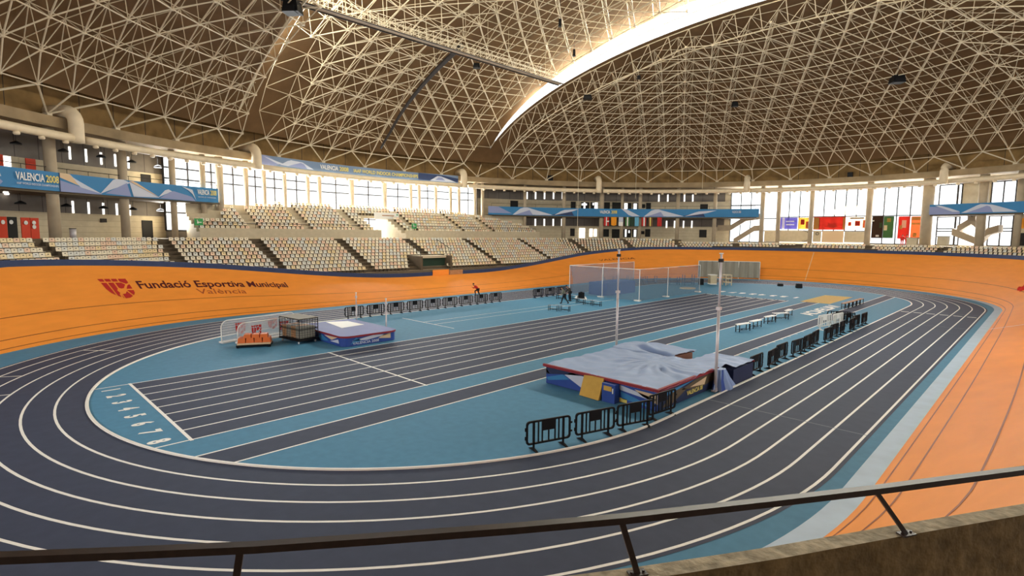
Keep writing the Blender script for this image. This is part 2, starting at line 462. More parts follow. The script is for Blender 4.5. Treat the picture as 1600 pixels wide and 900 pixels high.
def rows_for(dz, top):
    cl = lambda f: (lambda L: max(rimw(L)[0] + .3, f(L)))
    r = [(lambda L: rimw(L)[0] + .2, 2.2 + dz)]
    for j in range(10): r += [(cl(lambda L, j=j: DR(L, j) - .42), TJ(j) + dz), (cl(lambda L, j=j: DR(L, j) + .43), TJ(j) + dz)]
    r += [(lambda L: dtop(L) + .43, top), (lambda L: max(dtop(L) + .5, Dlim(L, 6.5)), top)]
    return r
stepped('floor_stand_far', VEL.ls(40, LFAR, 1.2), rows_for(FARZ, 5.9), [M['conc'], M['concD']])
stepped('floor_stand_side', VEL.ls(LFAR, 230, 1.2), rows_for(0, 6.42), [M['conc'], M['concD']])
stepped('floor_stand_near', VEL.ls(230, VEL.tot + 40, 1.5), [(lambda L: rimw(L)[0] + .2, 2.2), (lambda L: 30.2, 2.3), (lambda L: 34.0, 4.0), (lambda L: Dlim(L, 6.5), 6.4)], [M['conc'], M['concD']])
# concourse round the outside
def ell_ring(b, off0, z0, off1, z1, t0, t1, k=None, n=None):
    n = n or max(2, int(abs(t1 - t0) * 20)); ts = [t0 + (t1 - t0) * i / n for i in range(n + 1)]
    b.sweep([(*EL(t, off0), z0) for t in ts], [(*EL(t, off1), z1) for t in ts], k)
# upper tier on the left-hand side
UD = lambda j: 40.4 + .85 * j
UT = lambda j: 7.2 + .42 * j
LU0, LU1 = Lof(838, UD(0), 7.9), Lof(309, UD(0), 7.9)
LV0, LV1 = Lof(634, 39.7, 7.2), Lof(596, 39.7, 7.2)   # doorway through the upper tier
def upper_rows(j0, j1):
    r = []
    for j in range(j0, j1): r += [(UD(j) - .42, UT(j)), (UD(j) + .43, UT(j))]
    return r
full = [(39.6, 6.3), (39.6, 7.62), (39.75, 7.62), (39.75, 7.2), (39.98, 7.2)] + upper_rows(0, 9)
def tier(name, La, Lb, rows): stepped(name, VEL.ls(La, Lb, 1.0), [((lambda L, d=d: min(d, Dlim(L, 2.4))), z) for d, z in rows], [M['conc'], M['wallb']])
tier('floor_upper_tier_far', LU0, LV0, full)
tier('floor_upper_tier_near', LV1, LU1, full)
LM = VEL.tot / 2 + 2 * VEL.h
tier('floor_added_tier_opposite', LM - LU1, LM - LU0, full)  # unseen mirror of the left tier, added to block light from the opposite windows
tier('floor_upper_tier_bridge', LV0, LV1, [(UD(6) - .42, UT(5)), (UD(6) - .42, UT(6))] + upper_rows(6, 9))
b = MB()
for L in (LU0, LV0, LV1, LU1):
    pts = [(*VEL.at(L, min(d, Dlim(L, 2.4)))[0], z) for d, z in full]
    base = [(*VEL.at(L, min(d, Dlim(L, 2.4)))[0], 6.0) for d, z in full]
    b.sweep(pts, base)
struct(b.build('wall_tier_sides', M['wallb']))

# ------------------------------------------------------------------ outer walls, storey by storey
def wall_bands(name, t0, t1, off, bands):
    b = MB(); mats = [M['wallb'], M['panel'], M['seam'], M['conc']]
    for z0, z1, k in bands: ell_ring(b, off, z0, off, z1, t0, t1, k)
    # seams between panels and a ledge line
    n = int(abs(t1 - t0) * (EA + off) / 1.9)
    for i in range(n + 1):
        t = t0 + (t1 - t0) * i / max(1, n); d = .022 / (EA + off)
        for z0, z1, k in bands:
            if k == 1: b.sweep([(*EL(t - d, off - .02), z0), (*EL(t - d, off - .02), z1)], [(*EL(t + d, off - .02), z0), (*EL(t + d, off - .02), z1)], 2)
    for z0, z1, k in bands:
        if k == 0:
            zz = z0 + .6
            while zz < z1 - .1:
                ell_ring(b, off - .015, zz, off - .015, zz + .025, t0, t1, 3); zz += .6
    return struct(b.build(name, mats))
BANDS = [(5.8, 8.9, 0), (8.9, 10.45, 1), (10.45, 10.7, 3), (10.7, 13.75, 0), (13.75, 16.6, 1)]
tA, tB, tC, tD = TH(258, 6), TH(745, 6), TH(1132, 6), TH(1462, 6)
tLeft = math.pi + 1.15
wall_bands('wall_left', tA, tLeft, 6, BANDS)
wall_bands('wall_back', tC, tB, 6, BANDS)
wall_bands('wall_front', tLeft, TN0, 6, BANDS); wall_bands('wall_near_corner', TN1, 2 * math.pi + math.pi - TW1, 6, BANDS)
wall_bands('wall_near_end', TN0, TN1, 6, [(5.8, 6.2, 0), (15.4, 16.6, 1)])
tR = TH(1632, 6)
wall_bands('wall_right', math.pi - TW0, tR, 6, BANDS)
window_right = (math.pi - TW1, math.pi - TW0)
b = MB(); ell_ring(b, 3, 5.8, 3, 7.3, *window_right); ell_ring(b, 3, 15.3, 3, 16.6, *window_right); struct(b.build('wall_opposite', M['panel']))
# returns between the windows and the two-storey walls
b = MB()
for u in (258, 745):
    t, t2 = TH(u, 3), TH(u, 6); b.quad((*EL(t, 2.9), 5.8), (*EL(t2, 6.1), 5.8), (*EL(t2, 6.1), 16.6), (*EL(t, 2.9), 16.6))
struct(b.build('wall_returns', M['wallb']))
# galleries
def gallery(name, t0, t1):
    b = MB(); ell_ring(b, 1.25, 10.42, 6, 10.42, t0, t1); ell_ring(b, 1.25, 10.68, 6, 10.68, t0, t1); ell_ring(b, 1.25, 10.42, 1.25, 10.68, t0, t1)
    return struct(b.build(name, M['concD']))
gallery('floor_gallery_left', TH(341, 1.6), tLeft); gallery('floor_gallery_back', TH(1182, 1.6), TH(768, 1.6)); gallery('floor_gallery_right', tR, TH(1455, 1.6))
# ring beam that the roof stands on
b = MB(); pr = [(.75, 16.1), (.75, 17.0), (2.6, 17.0), (2.6, 20.5), (-.1, 20.4), (6.4, 20.9)]
for i in range(len(pr) - 1): ell_ring(b, *pr[i], *pr[i + 1], 0, 2 * math.pi, 2 if i > 1 else 0, 120)
ell_ring(b, .75, 16.1, 6.4, 16.1, 0, 2 * math.pi, 0, 120)
n = 108
for i in range(n):
    t = 2 * math.pi * i / n; d = .03 / 50
    b.sweep([(*EL(t - d, 2.58), 17.0), (*EL(t - d, 2.58), 20.4)], [(*EL(t + d, 2.58), 17.0), (*EL(t + d, 2.58), 20.4)], 1)
struct(b.build('ceiling_ring_beam', [M['beam'], M['seam'], M['eaves']]))

# windows: frames, panes, mullions
WN = [0]
def window(t0, t1, off, z0, z1, nv, zs, r=.085):
    WN[0] += 1; b = MB(); g = MB()
    for i in range(nv + 1):
        t = t0 + (t1 - t0) * i / nv; x, y = EL(t, off); b.box((x, y, (z0 + z1) / 2), (.15, .15, z1 - z0), rz=t)
    for z in [z0, z1] + list(zs):
        n = max(1, int(abs(t1 - t0) * 50 / 2)); b.tube([(*EL(t0 + (t1 - t0) * i / n, off), z) for i in range(n + 1)], r, 4)
    ell_ring(g, off + .02, z0, off + .02, z1, t0, t1)
    o = struct(b.build('window_%d' % WN[0], M['seam'])); g.build('pane', M['glass'], o); return o
ue = [258, 272, 319, 345, 386, 414, 446, 482, 500, 550, 601, 642, 655, 681, 704, 717, 745]
for a, c in zip(ue[:-1], ue[1:]):
    window(TH(c, 3), TH(a, 3), 3, 7.3, 15.4, 2 if c - a > 24 else 1, (9.3, 13.1, 14.3))
b = MB(); ell_ring(b, 3, 15.4, 3, 16.6, TH(745, 3), TH(258, 3)); ell_ring(b, 3, 5.8, 3, 7.3, TH(745, 3), TH(258, 3))
struct(b.build('wall_side', M['panel']))
uf = [1146, 1189, 1214, 1268, 1358, 1448]
window(TH(1189, 6), TH(1142, 6), 6, 6.1, 15.4, 3, (10.5, 13)); window(TH(1214, 6), TH(1194, 6), 6, 6.1, 15.4, 1, (8.2, 10.5))
for a, c, n in ((1217, 1266, 3), (1271, 1356, 5), (1361, 1444, 4)): window(TH(c, 6), TH(a, 6), 6, 8.2 if a < 1360 else 6.1, 15.4, n, (10.75,))
window(TH(1494, 6), TH(1466, 6), 6, 6.1, 15.3, 1, (8.2, 8.6, 10.4, 11.8)); window(TH(1501, 6), TH(1495, 6), 6, 6.1, 15.3, 1, (10.4,))
window(TH(1585, 6), TH(1547, 6), 6, 6.1, 15.3, 2, (8.2, 8.6, 10.4, 11.8))
b = MB()
for a, c in ((1501, 1547), (1585, 1632)):
    ell_ring(b, 6, 10.7, 6, 16, TH(c, 6), TH(a, 6), 0)
    ell_ring(b, 6, 5.8, 6, 10.5, TH(c, 6), TH(a, 6), 0) if a > 1560 else None
ell_ring(b, 6, 15.4, 6, 16.6, TH(1632, 6), tC, 0); ell_ring(b, 6, 5.8, 6, 6.1, TH(1632, 6), tC, 0)
ell_ring(b, 6.02, 6.1, 6.02, 15.4, TH(1142, 6), TH(1128, 6), 0)
struct(b.build('wall_far', M['wallb']))
window(*window_right, 3, 7.3, 15.3, 24, (9.3, 13.1, 14.3))
window(TN0, TN1, 6, 6.2, 15.4, 18, (8.2, 10.6))  # unseen glazing, put in so the added near light can enter
# columns
for i, (u, r) in enumerate([(84, .46), (195, .4), (272, .32), (319, .3), (345, .42), (386, .3), (414, .27), (446, .27), (482, .27), (500, .3), (550, .38), (601, .38), (642, .27), (655, .27), (681, .28), (704, .27), (717, .27), (742, .28), (754, .28),
                            (820, .3), (881, .36), (940, .42), (972, .26), (1000, .34), (1059, .36), (1117, .34), (1191, .36), (1217, .34), (1268, .36), (1358, .46), (1448, .75), (1534, .55), (1592, .4)]):
    t = TH(u, 1.95); x, y = EL(t, 1.95 + max(0, r - .5)); c = MB(); c.tube([(x, y, 5.8), (x, y, 16.2)], r, 20)
    struct(c.build('column_%d' % (i + 1), M['col'], smooth=True))

# ------------------------------------------------------------------ roof: three shells, the middle one raised
def rho2(x, y): return ((x - EC[0]) / 52) ** 2 + ((y - EC[1]) / 60) ** 2
YN, YF = 19.6, 59.3
def raise_(x): return 2.7 * max(0, 1 - ((x - 5) / 43.5) ** 2) ** .7
def zdeck(x, y, mid=None):
    z = 15 + 19.3 * math.sqrt(max(0, 1 - rho2(x, y)))
    if mid if mid is not None else YN < y < YF: z += raise_(x)
    return z
def deck(name, y0, y1, mid, m):
    b = MB(); ny = max(2, int(abs(y1 - y0) / 1.5)); rows = []
    for i in range(ny + 1):
        y = y0 + (y1 - y0) * i / ny; q = .945 - ((y - EC[1]) / 60) ** 2
        xs = 52 * math.sqrt(max(0, q)); nx = 60
        rows.append([(EC[0] + xs * math.sin(math.pi / 2 * (2 * k / nx - 1)), y, 0) for k in range(nx + 1)])
    rows = [[(x, y, zdeck(x, y, mid)) for x, y, _ in r] for r in rows]
    for a, c in zip(rows[:-1], rows[1:]): b.sweep(a, c)
    return struct(b.build(name, m, smooth=True))
ye = 60 * math.sqrt(.945)
deck('ceiling_near_shell', EC[1] - ye, YN, False, M['deck'])
deck('ceiling_middle_shell', YN, YF, True, M['deck'])
deck('ceiling_far_shell', YF, EC[1] + ye, False, M['deck'])
for nm, y, s in (('window_skylight_far', YF, 1), ('window_skylight_near', YN, -1)):
    xs = [-38.5 + 87 * i / 60 for i in range(61)]
    o = struct(MB().sweep([(x, y + s * .05, zdeck(x, y, False) - .05) for x in xs], [(x, y + s * .05, zdeck(x, y, True) + .05) for x in xs]).build(nm, M['glass']))
    mu = MB()
    for i in range(1, 60): mu.box((xs[i], y, (zdeck(xs[i], y, False) + zdeck(xs[i], y, True)) / 2), (.07, .07, raise_(xs[i])))
    mu.tube([(x, y, (zdeck(x, y, False) + zdeck(x, y, True)) / 2) for x in xs], .05, 4); mu.build('frame', M['steel'], o)
    ns = 9
    for i in range(ns):
        x = -36 + 82 * (i + .5) / ns; sl = 82 / ns; z = (zdeck(x, y, False) + zdeck(x, y, True)) / 2; rr = raise_(x)
        if rr < .4: continue
        if rr < .9: continue
        dx = .5; sl2 = (zdeck(x + dx, y, False) - zdeck(x - dx, y, False) + zdeck(x + dx, y, True) - zdeck(x - dx, y, True)) / (4 * dx)
        o = area('daylight_skylight', (x, y + s * .9, z + .15), (x, y - s * 9, z - 2.5), sl * .9 * math.hypot(1, sl2), rr * .7, (115.0 if s > 0 else 90.0) * sl * rr, (1, .95, .82))
        zx = (Vector((x, y + s * .9, z + .15)) - Vector((x, y - s * 9, z - 2.5))).normalized(); ax = Vector((1, 0, sl2)); ax = (ax - zx * ax.dot(zx)).normalized(); ay = zx.cross(ax)
        o.rotation_euler = Matrix((ax, ay, zx)).transposed().to_euler()
# space frame
def arc_table(rmax, n):
    ph = np.linspace(0, math.asin(rmax), 400); ds = np.sqrt((54 * np.cos(ph)) ** 2 + (19.3 * np.sin(ph)) ** 2)
    s = np.concatenate([[0], np.cumsum((ds[1:] + ds[:-1]) / 2 * np.diff(ph))])
    return [math.sin(np.interp(s[-1] * k / n, s, ph)) for k in range(n + 1)]
NR = 18
RH = arc_table(.944, NR)
def shell(y): return 0 if y < YN else (1 if y < YF else 2)
low, upn = {}, {}
for k in range(NR + 1):
    for j in range(max(1, 6 * k)):
        th = 2 * math.pi * j / max(1, 6 * k) + .02
        x, y = EC[0] + 52 * RH[k] * math.cos(th), EC[1] + 60 * RH[k] * math.sin(th)
        s = shell(y); ok = not (s == 1 and (y > YF - 2.6 or y < YN + 2.6))
        low[(k, j)] = (x, y, zdeck(x, y) - 2.5, s, ok)
def nb(k, j): return (k, j % max(1, 6 * k))
edges, webs, ups_ = set(), [], set()
def key(a, c): return (a, c) if a <= c else (c, a)
def Li_(k, s, j): return nb(k, s * k + j)
tri = {}
for s in range(6):
    for k in range(NR):
        for j in range(k + 1):
            t3 = (Li_(k, s, j), Li_(k + 1, s, j), Li_(k + 1, s, j + 1)); tri[(k, s, j)] = t3
            for a, c in ((0, 1), (1, 2), (0, 2)): edges.add(key(t3[a], t3[c]))
            P = [low[q] for q in t3]; x, y = sum(p[0] for p in P) / 3, sum(p[1] for p in P) / 3
            upn[(k, s, j)] = (x, y, zdeck(x, y) - .3, shell(y))
            for q in t3: webs.append(((k, s, j), q))
for (k, s, j) in upn:
    o_ = []
    if j < k: o_.append((k, s, j + 1))
    else: o_.append((k, (s + 1) % 6, 0))
    if k + 1 < NR: o_ += [(k + 1, s, j), (k + 1, s, j + 1)]
    for q in o_: ups_.add(key((k, s, j), q))
def vis_y(p): return p[1] > -6 or True
bl, bu, bw = MB(), MB(), MB()
for a, c in edges:
    A, B = low[a], low[c]
    if A[3] == B[3] and A[4] and B[4]: bl.tube([A[:3], B[:3]], .058, 5, cap=False)
for a, c in ups_:
    A, B = upn[a], upn[c]
    if A[3] == B[3]: bu.tube([A[:3], B[:3]], .04, 4, cap=False)
for a, c in webs:
    A, B = upn[a], low[c]
    if A[3] == B[3] and B[4]: bw.tube([A[:3], B[:3]], .036, 4, cap=False)
for q, P in low.items():
    if P[4]: bl.box(P[:3], (.24, .24, .24))
for y, s in ((YF, 1), (YN, -1)):
    xs = [-37 + 84 * i / 30 for i in range(31)]
    top = [(x, y + s * .35, zdeck(x, y, False) - .3) for x in xs]; bot = [(x, y + s * 1.6, zdeck(x, y, False) - 2.6) for x in xs]
    bl.tube(bot, .075, 5); bu.tube(top, .07, 5)
    for i in range(30): bw.tube([top[i], bot[i]], .05, 4, cap=False); bw.tube([bot[i], top[i + 1]], .05, 4, cap=False)
# feet of the frame on the ring beam
for j in range(0, 6 * NR, 2):
    th = 2 * math.pi * j / (6 * NR) + .02; x, y = EL(th, 1.1); P = (x, y, 17.15)
    for dj in (-1, 0, 1): bl.tube([P, low[nb(NR, j + dj)][:3]], .085, 5, cap=False)
    bl.box((x, y, 17.1), (.5, .5, .2), rz=th)
fr = struct(bl.build('ceiling_space_frame', M['steel']))
bu.build('upper_chords', M['steel'], fr); bw.build('web_bars', M['steel'], fr)
# far and near horizon outside the windows is the bright sky of the world
# ------------------------------------------------------------------ parapet and handrail in front of the photographer
wf = [(1720, 768), (1600, 787), (1400, 820), (1200, 855), (1100, 870), (1000, 885), (900, 898), (700, 922), (400, 950), (0, 975)]
A = [FL(u, v, 5.6) for u, v in wf]; n_ = [Vector((p[0] - 4.2, p[1] - 12.1, 0)).normalized() for p in A]
B_ = [tuple(Vector(p) + q * .10) for p, q in zip(A, n_)]
b = MB(); b.sweep(A, B_, 0)
b.sweep([(p[0], p[1], 4.2) for p in A], A, 1); b.sweep([(p[0], p[1], 4.2) for p in B_], B_, 1)
struct(b.build('wall_parapet', [M['parat'], M['para']]))
rl = [(1760, 711), (1600, 735), (1367, 765.5), (1200, 785), (970, 811), (800, 826), (600, 841), (400, 855), (200, 864), (0, 872), (-200, 877)]
RLP = [FL(u, v, 5.9) for u, v in rl]
hr = thing('handrail', 'dark brown metal handrail on leaning posts along the concrete parapet in front', 'railing', FL(990, 889, 5.6))
b = MB()
T = [Vector(p) for p in RLP]
for a_, c_ in ((-.018, .016), ):
    pass
sec = [(-.022, -.016), (.022, -.016), (.022, .016), (-.022, .016)]
nr = [Vector((p[0] - 4.2, p[1] - 12.1, 0)).normalized() for p in RLP]
rws = [[tuple(t + q * a_ + Vector((0, 0, c_))) for t, q in zip(T, nr)] for a_, c_ in sec]
for i in range(4): b.sweep(rws[i], rws[(i + 1) % 4])
b.build('top_rail', M['rail'], hr)
for (tu, tv), (fu, fv) in (((970, 811), (990, 889)), ((1367, 765.5), (1405, 829)), ((376, 857), (366, 948))):
    t = Vector(FL(tu, tv, 5.89)); f_ = Vector(FL(fu, fv, 5.6)); q = Vector((f_.x - 4.2, f_.y - 12.1, 0)).normalized(); f_ = f_ + q * .04
    tg = Vector((-q.y, q.x, 0)); b = MB()
    for s in (1,):
        w, d = .015, .006
        P = [f_ - tg * w - q * d, f_ + tg * w - q * d, f_ + tg * w + q * d, f_ - tg * w + q * d]; Q = [t - tg * w - q * d, t + tg * w - q * d, t + tg * w + q * d, t - tg * w + q * d]
        b.add(P + Q, ((3, 2, 1, 0), (4, 5, 6, 7), (0, 1, 5, 4), (1, 2, 6, 5), (2, 3, 7, 6), (3, 0, 4, 7)))
    po = b.build('post', M['rail'], hr)
    pl = MB().box((f_.x, f_.y, 5.604), (.05, .09, .008), rz=math.atan2(q.y, q.x))
    for s in (-1, 1): pl.tube([tuple(f_ + tg * .032 * s), tuple(f_ + tg * .032 * s + Vector((0, 0, .016)))], .007, 6)
    pl.build('base_plate', M['rail'], po)

# ------------------------------------------------------------------ seats
def seat_mb():
    b = MB(); w = .195
    def slab(prof, t):      # profile points (half width, y, z) front face; t = thickness vector
        P = []
        for hw, y, z in prof: P += [(-hw, y, z), (hw, y, z)]
        Q = [(x, y + t[0], z + t[1]) for x, y, z in P]; n = len(P); fs = []
        for i in range(0, n - 2, 2): fs += [(i, i + 1, i + 3, i + 2), (n + i + 2, n + i + 3, n + i + 1, n + i)]
        for i in range(0, n - 2, 2): fs += [(i, i + 2, n + i + 2, n + i), (i + 3, i + 1, n + i + 1, n + i + 3)]
        fs += [(0, n, n + 1, 1), (n - 2, n - 1, 2 * n - 1, 2 * n - 2)]
        b.add(P + Q, fs, 0)
    slab([(w * .9, -.2, .36), (w, -.17, .38), (w, .12, .36), (w, .18, .39), (w, .20, .46), (w, .235, .62), (w * .93, .245, .67), (w * .72, .25, .69)], (.03, -.012))
    b.box((0, .06, .18), (.30, .10, .36), k=1)
    b.quad((-.05, .205, .53), (.05, .205, .53), (.05, .217, .59), (-.05, .217, .59), 2)
    return b
SEATM = []
for m in SEATC:
    b = seat_mb(); me = bpy.data.meshes.new('stadium_seat'); me.from_pydata(b.v, [], b.f)
    for q in (m, M['concD'], M['seam']): me.materials.append(q)
    me.polygons.foreach_set('material_index', b.m); me.update(); SEATM.append(me)
CN = ['cream', 'salmon', 'pale grey', 'straw coloured']
ORD = 'first second third fourth fifth sixth seventh eighth ninth tenth eleventh twelfth thirteenth fourteenth fifteenth sixteenth seventeenth eighteenth nineteenth twentieth'.split()
for q in ('twenty', 'thirty', 'forty', 'fifty'):
    if q != 'twenty': ORD.append({'thirty': 'thirtieth', 'forty': 'fortieth', 'fifty': 'fiftieth'}[q])
    for w_ in ORD[:9]: ORD.append(q + '-' + w_)
COLS = [(o_.data.vertices[0].co.x, o_.data.vertices[0].co.y) for o_ in COL.objects if o_.name.startswith('column_')]
seats = []      # (distance, P, rz, colour, tier, block, row from top, index from left)
rs = random.Random(3)
def fill(tier, aisles, nrow, D, T, skip, top):
    """aisles: lengths L of the aisles from left to right (L falls)"""
    for bi in range(len(aisles) - 1):
        La, Lb = aisles[bi], aisles[bi + 1]
        for j in range(nrow(0.5 * (La + Lb))):
            L = La; i = 0
            def st(L):
                A, B = VEL.at(L, D(L, j))[0], VEL.at(L - .3, D(L - .3, j))[0]; return .535 * .3 / math.dist(A, B)
            L -= 1.25 * st(L)
            while L > Lb + 1.25 * st(L):
                d = D(L, j); (x, y), n = VEL.at(L, d); z = T(j); U, V, q = px((x, y, z + .7)); rim = rimw(L)
                rU, rV, rq = px((*VEL.at(L, rim[0])[0], rim[1] + .46))
                col = rs.choices((0, 1, 2, 3), (5, 3, 3, 2))[0]
                if q > 1 and -40 < U < 1640 and not skip(L, j, U, V) and d < Dlim(L, 1.6) and all((x - cx) ** 2 + (y - cy_) ** 2 > .75 for cx, cy_ in COLS):
                    seats.append((q, (x, y, z), math.atan2(n[1], n[0]) - math.pi / 2, col, tier, bi, nrow(0.5 * (La + Lb)) - 1 - j, i, U, V))
                i += 1; L -= st(L)
au = [(-60, 375), (62, 375), (256, 373), (402, 372), (531, 371), (638, 371), (728, 372), (812, 373), (892, 374), (975, 375), (1057, 376)]
AL = [Lof(u, dtop, 6.5) for u, v in au]
AF = [AL[-1] - .01] + [Lof(u, dtop, 6.0, 45) for u in (1150, 1250, 1360, 1480)] + [46]
def skipl(L, j, U, V):
    if 640 < U < 697 and V > 396 and j < 5: return True
    return DR(L, j) < rimw(L)[0] + .75
def skipf(L, j, U, V): return DR(L, j) < rimw(L)[0] + .75
fill('lower', AL, lambda L: 10, DR, TJ, skipl, 6.7)
fill('far', AF, lambda L: 10, DR, lambda j: TJ(j) + FARZ, skipf, 6.0)
uu = [312, 402, 486, 565, 652, 725, 772, 838]
AU = [Lof(u, UD(0), 7.9) for u in uu]
AU[0] += .4; AU[-1] -= .4
def skipu(L, j, U, V):
    if LV0 - .6 < L < LV1 + .6 and j < 6: return True
    return U < 345 and j > 2 or U > 818 and j > 3 or (U > 792 and j > 5)
fill('upper', AU, lambda L: 9, lambda L, j: UD(j), UT, skipu, 11.3)
seats.sort(key=lambda s: s[0])
BLK = {'lower': ['leftmost lower block', 'second lower block', 'third lower block', 'fourth lower block'] + [o_ + ' lower block' for o_ in ORD[4:14]],
       'far': [o_ + ' far end block' for o_ in ORD[:6]], 'upper': [o_ + ' upper block' for o_ in ORD[:8]]}
ROWN = ['top row'] + [o_ + ' row down' for o_ in ORD[1:12]]
vis = [s for s in seats if -8 < s[8] < 1608]
single = vis[:300]; ids = set(id(s) for s in single); b = MB(); sm = seat_mb()
kq = {}
for s in single: kq.setdefault((s[4], s[5], s[6]), []).append(s[7])
for s in single:
    o = bpy.data.objects.new('stadium_seat', SEATM[s[3]]); COL.objects.link(o); o.location = s[1]; o.rotation_euler = (0, 0, s[2])
    ix = sorted(kq[(s[4], s[5], s[6])]).index(s[7])
    tag(o, '%s seat, %s from left, %s, %s' % (CN[s[3]], ORD[ix], ROWN[s[6]], BLK[s[4]][s[5]]), 'seat', 'stadium seats in the ' + BLK[s[4]][s[5]])
nv = len(sm.v); rest = [s for s in seats if id(s) not in ids]
SV = np.array(sm.v); allv = []; allf = []; allm = []
for i, s in enumerate(rest):
    c, q = math.cos(s[2]), math.sin(s[2]); X = SV @ np.array([[c, q, 0], [-q, c, 0], [0, 0, 1]]) + np.array(s[1]); allv.append(X)
    allf += [tuple(i * nv + a for a in f) for f in sm.f]; allm += [s[3] if m == 0 else 3 + m for m in sm.m]
me = bpy.data.meshes.new('distant_seating'); me.from_pydata(np.concatenate(allv).tolist(), [], allf)
for q in SEATC + [M['concD'], M['seam']]: me.materials.append(q)
me.polygons.foreach_set('material_index', allm); me.update()
o = bpy.data.objects.new('distant_seating', me); COL.objects.link(o)
tag(o, 'rows of pale plastic seats in the more distant stands and upper tier', 'seating', kind='stuff')
print('seats', len(seats), len(single))

# ------------------------------------------------------------------ crowd barriers
def barrier(name, label, pm, fm, group, light=False):
    t = thing(name, label, 'barrier', (0, 0, 0), 0, group); h0, h1, hw, c = .2, 1.02, .87, .12
    def rr(d, y):
        a, e0, e1 = hw - d, h0 + d, h1 - d; r = max(.02, c - d * .5); P = []
        for cx, cz, s in ((a - r, e1 - r, 0), (-a + r, e1 - r, 90), (-a + r, e0 + r, 180), (a - r, e0 + r, 270)):
            for k in range(4): q = R(s + 30 * k); P.append((cx + r * math.cos(q), y, cz + r * math.sin(q)))
        return P
    b = MB(); f0, f1, g0, g1 = rr(0, -.025), rr(.065, -.025), rr(0, .025), rr(.065, .025)
    for a_, c_ in ((f0, f1), (g1, g0), (f1, g1), (g0, f0)): b.sweep(a_, c_, 0, True)
    for x in (-.58, .58): b.box((x, 0, .62), (.075, .05, .8))
    for x in (-.40, -.25, .25, .40): b.box((x, 0, .62), (.045, .035, .78))
    b.box((0, 0, .42), (.045, .035, .4))
    if not light:
        for z in (.45, .75): b.box((hw + .03, 0, z), (.08, .03, .06)); b.box((-hw - .02, 0, z), (.05, .03, .12))
    b.build('frame', pm, t)
    MB().box((0, 0, .8), (.46, .04, .34)).box((0, 0, .985), (.12, .055, .05)).build('sign_plate', pm, t)
    for x in (-.58, .58):
        f = MB(); f.box((x, 0, .14), (.06, .05, .2)); f.box((x, 0, .05), (.10, .12, .10), tap=.55)
        f.add([(x - .05, -.28, 0), (x + .05, -.28, 0), (x + .05, .28, 0), (x - .05, .28, 0), (x - .02, -.06, .09), (x + .02, -.06, .09), (x + .02, .06, .09), (x - .02, .06, .09)],
              ((3, 2, 1, 0), (4, 5, 6, 7), (0, 1, 5, 4), (1, 2, 6, 5), (2, 3, 7, 6), (3, 0, 4, 7)))
        f.build('foot', fm, t)
    return t
BAR = None
def put_barrier(x, y, rz, label, group):
    global BAR
    if BAR is None:
        BAR = barrier('crowd_barrier', label, M['black'], M['black'], group); BAR.location = (x, y, 0); BAR.rotation_euler = (0, 0, rz); return BAR
    return dup(BAR, (x, y, 0), rz, label, group)
for i, (a_, c_) in enumerate((((18.64, 7.84), (19.05, 9.06)), ((19.23, 9.76), (19.58, 10.92)), ((19.74, 11.64), (20.08, 12.68)), ((19.86, 13.57), (20.0, 14.72)))):
    a_, c_ = Vector(a_), Vector(c_); m = (a_ + c_) / 2; d = c_ - a_
    if i == 3: m = Vector((19.93, 14.1))
    put_barrier(m.x + .0, m.y, math.atan2(d.y, d.x), ['leftmost of four black plastic barriers by the near bend kerb', 'second black plastic barrier from the left by the near bend kerb',
        'third black plastic barrier, overlapping the front corner of the big grey covered mat', 'fourth black plastic barrier, in front of the side of the big covered mat'][i], 'black barriers by the near bend')
for i in range(12):
    nm = 'nearest' if i == 0 else ('farthest' if i == 11 else ORD[i])
    lb = 'black plastic barrier, %s from the big covered mat, along the right lanes' % ORD[i] if 0 < i < 11 else ('black plastic barrier next to the big covered mat, starting the long right row' if i == 0 else 'black plastic barrier ending the long right row, farthest from the big mat')
    put_barrier(19.86 + .12 * math.sin(i * 2.3), 23.95 + 2.08 * i, R(90 + 4 * math.sin(i * 1.7)), lb, 'black barriers along the right lanes')
for i in range(9):
    lb = 'black plastic barrier, %s from left of nine in the far left row' % ORD[i]
    put_barrier(-11.05 + .05 * math.sin(i * 3.1), 17.85 + 2.06 * i, R(90 + 2 * math.sin(i)), lb, 'black barriers in the far left row')
for i in range(3):
    put_barrier(-10.9, 40.9 + 2.05 * i, R(90), ['black plastic barrier left of the two bending people, first of three', 'black plastic barrier, middle of three left of the green net', 'black plastic barrier just behind the two bending people'][i], 'three black barriers before the net')
# pale barriers stacked behind the right row
wb = barrier('pale_barrier', 'translucent pale grey barrier leaning behind the right black row, left one', M['white'], M['white'], 'pale barriers behind the right row', True)
wb.location = (18.25, 42.0, 0); wb.rotation_euler = (0, 0, R(78)); wb.scale = (1.15, 1, 1.15)
dup(wb, (18.75, 43.6, 0), R(84), 'pale grey barrier behind the right black row, overlapping front one', 'pale barriers behind the right row')
for i, (x, y, lb) in enumerate(((18.2, 46.2, 'black plastic barrier standing sideways behind the pale grey barriers'), (19.0, 45.6, 'black plastic barrier turned across the gap behind the right row'))):
    put_barrier(x, y, R(20 + 50 * i), lb, 'black barriers behind the pale ones')

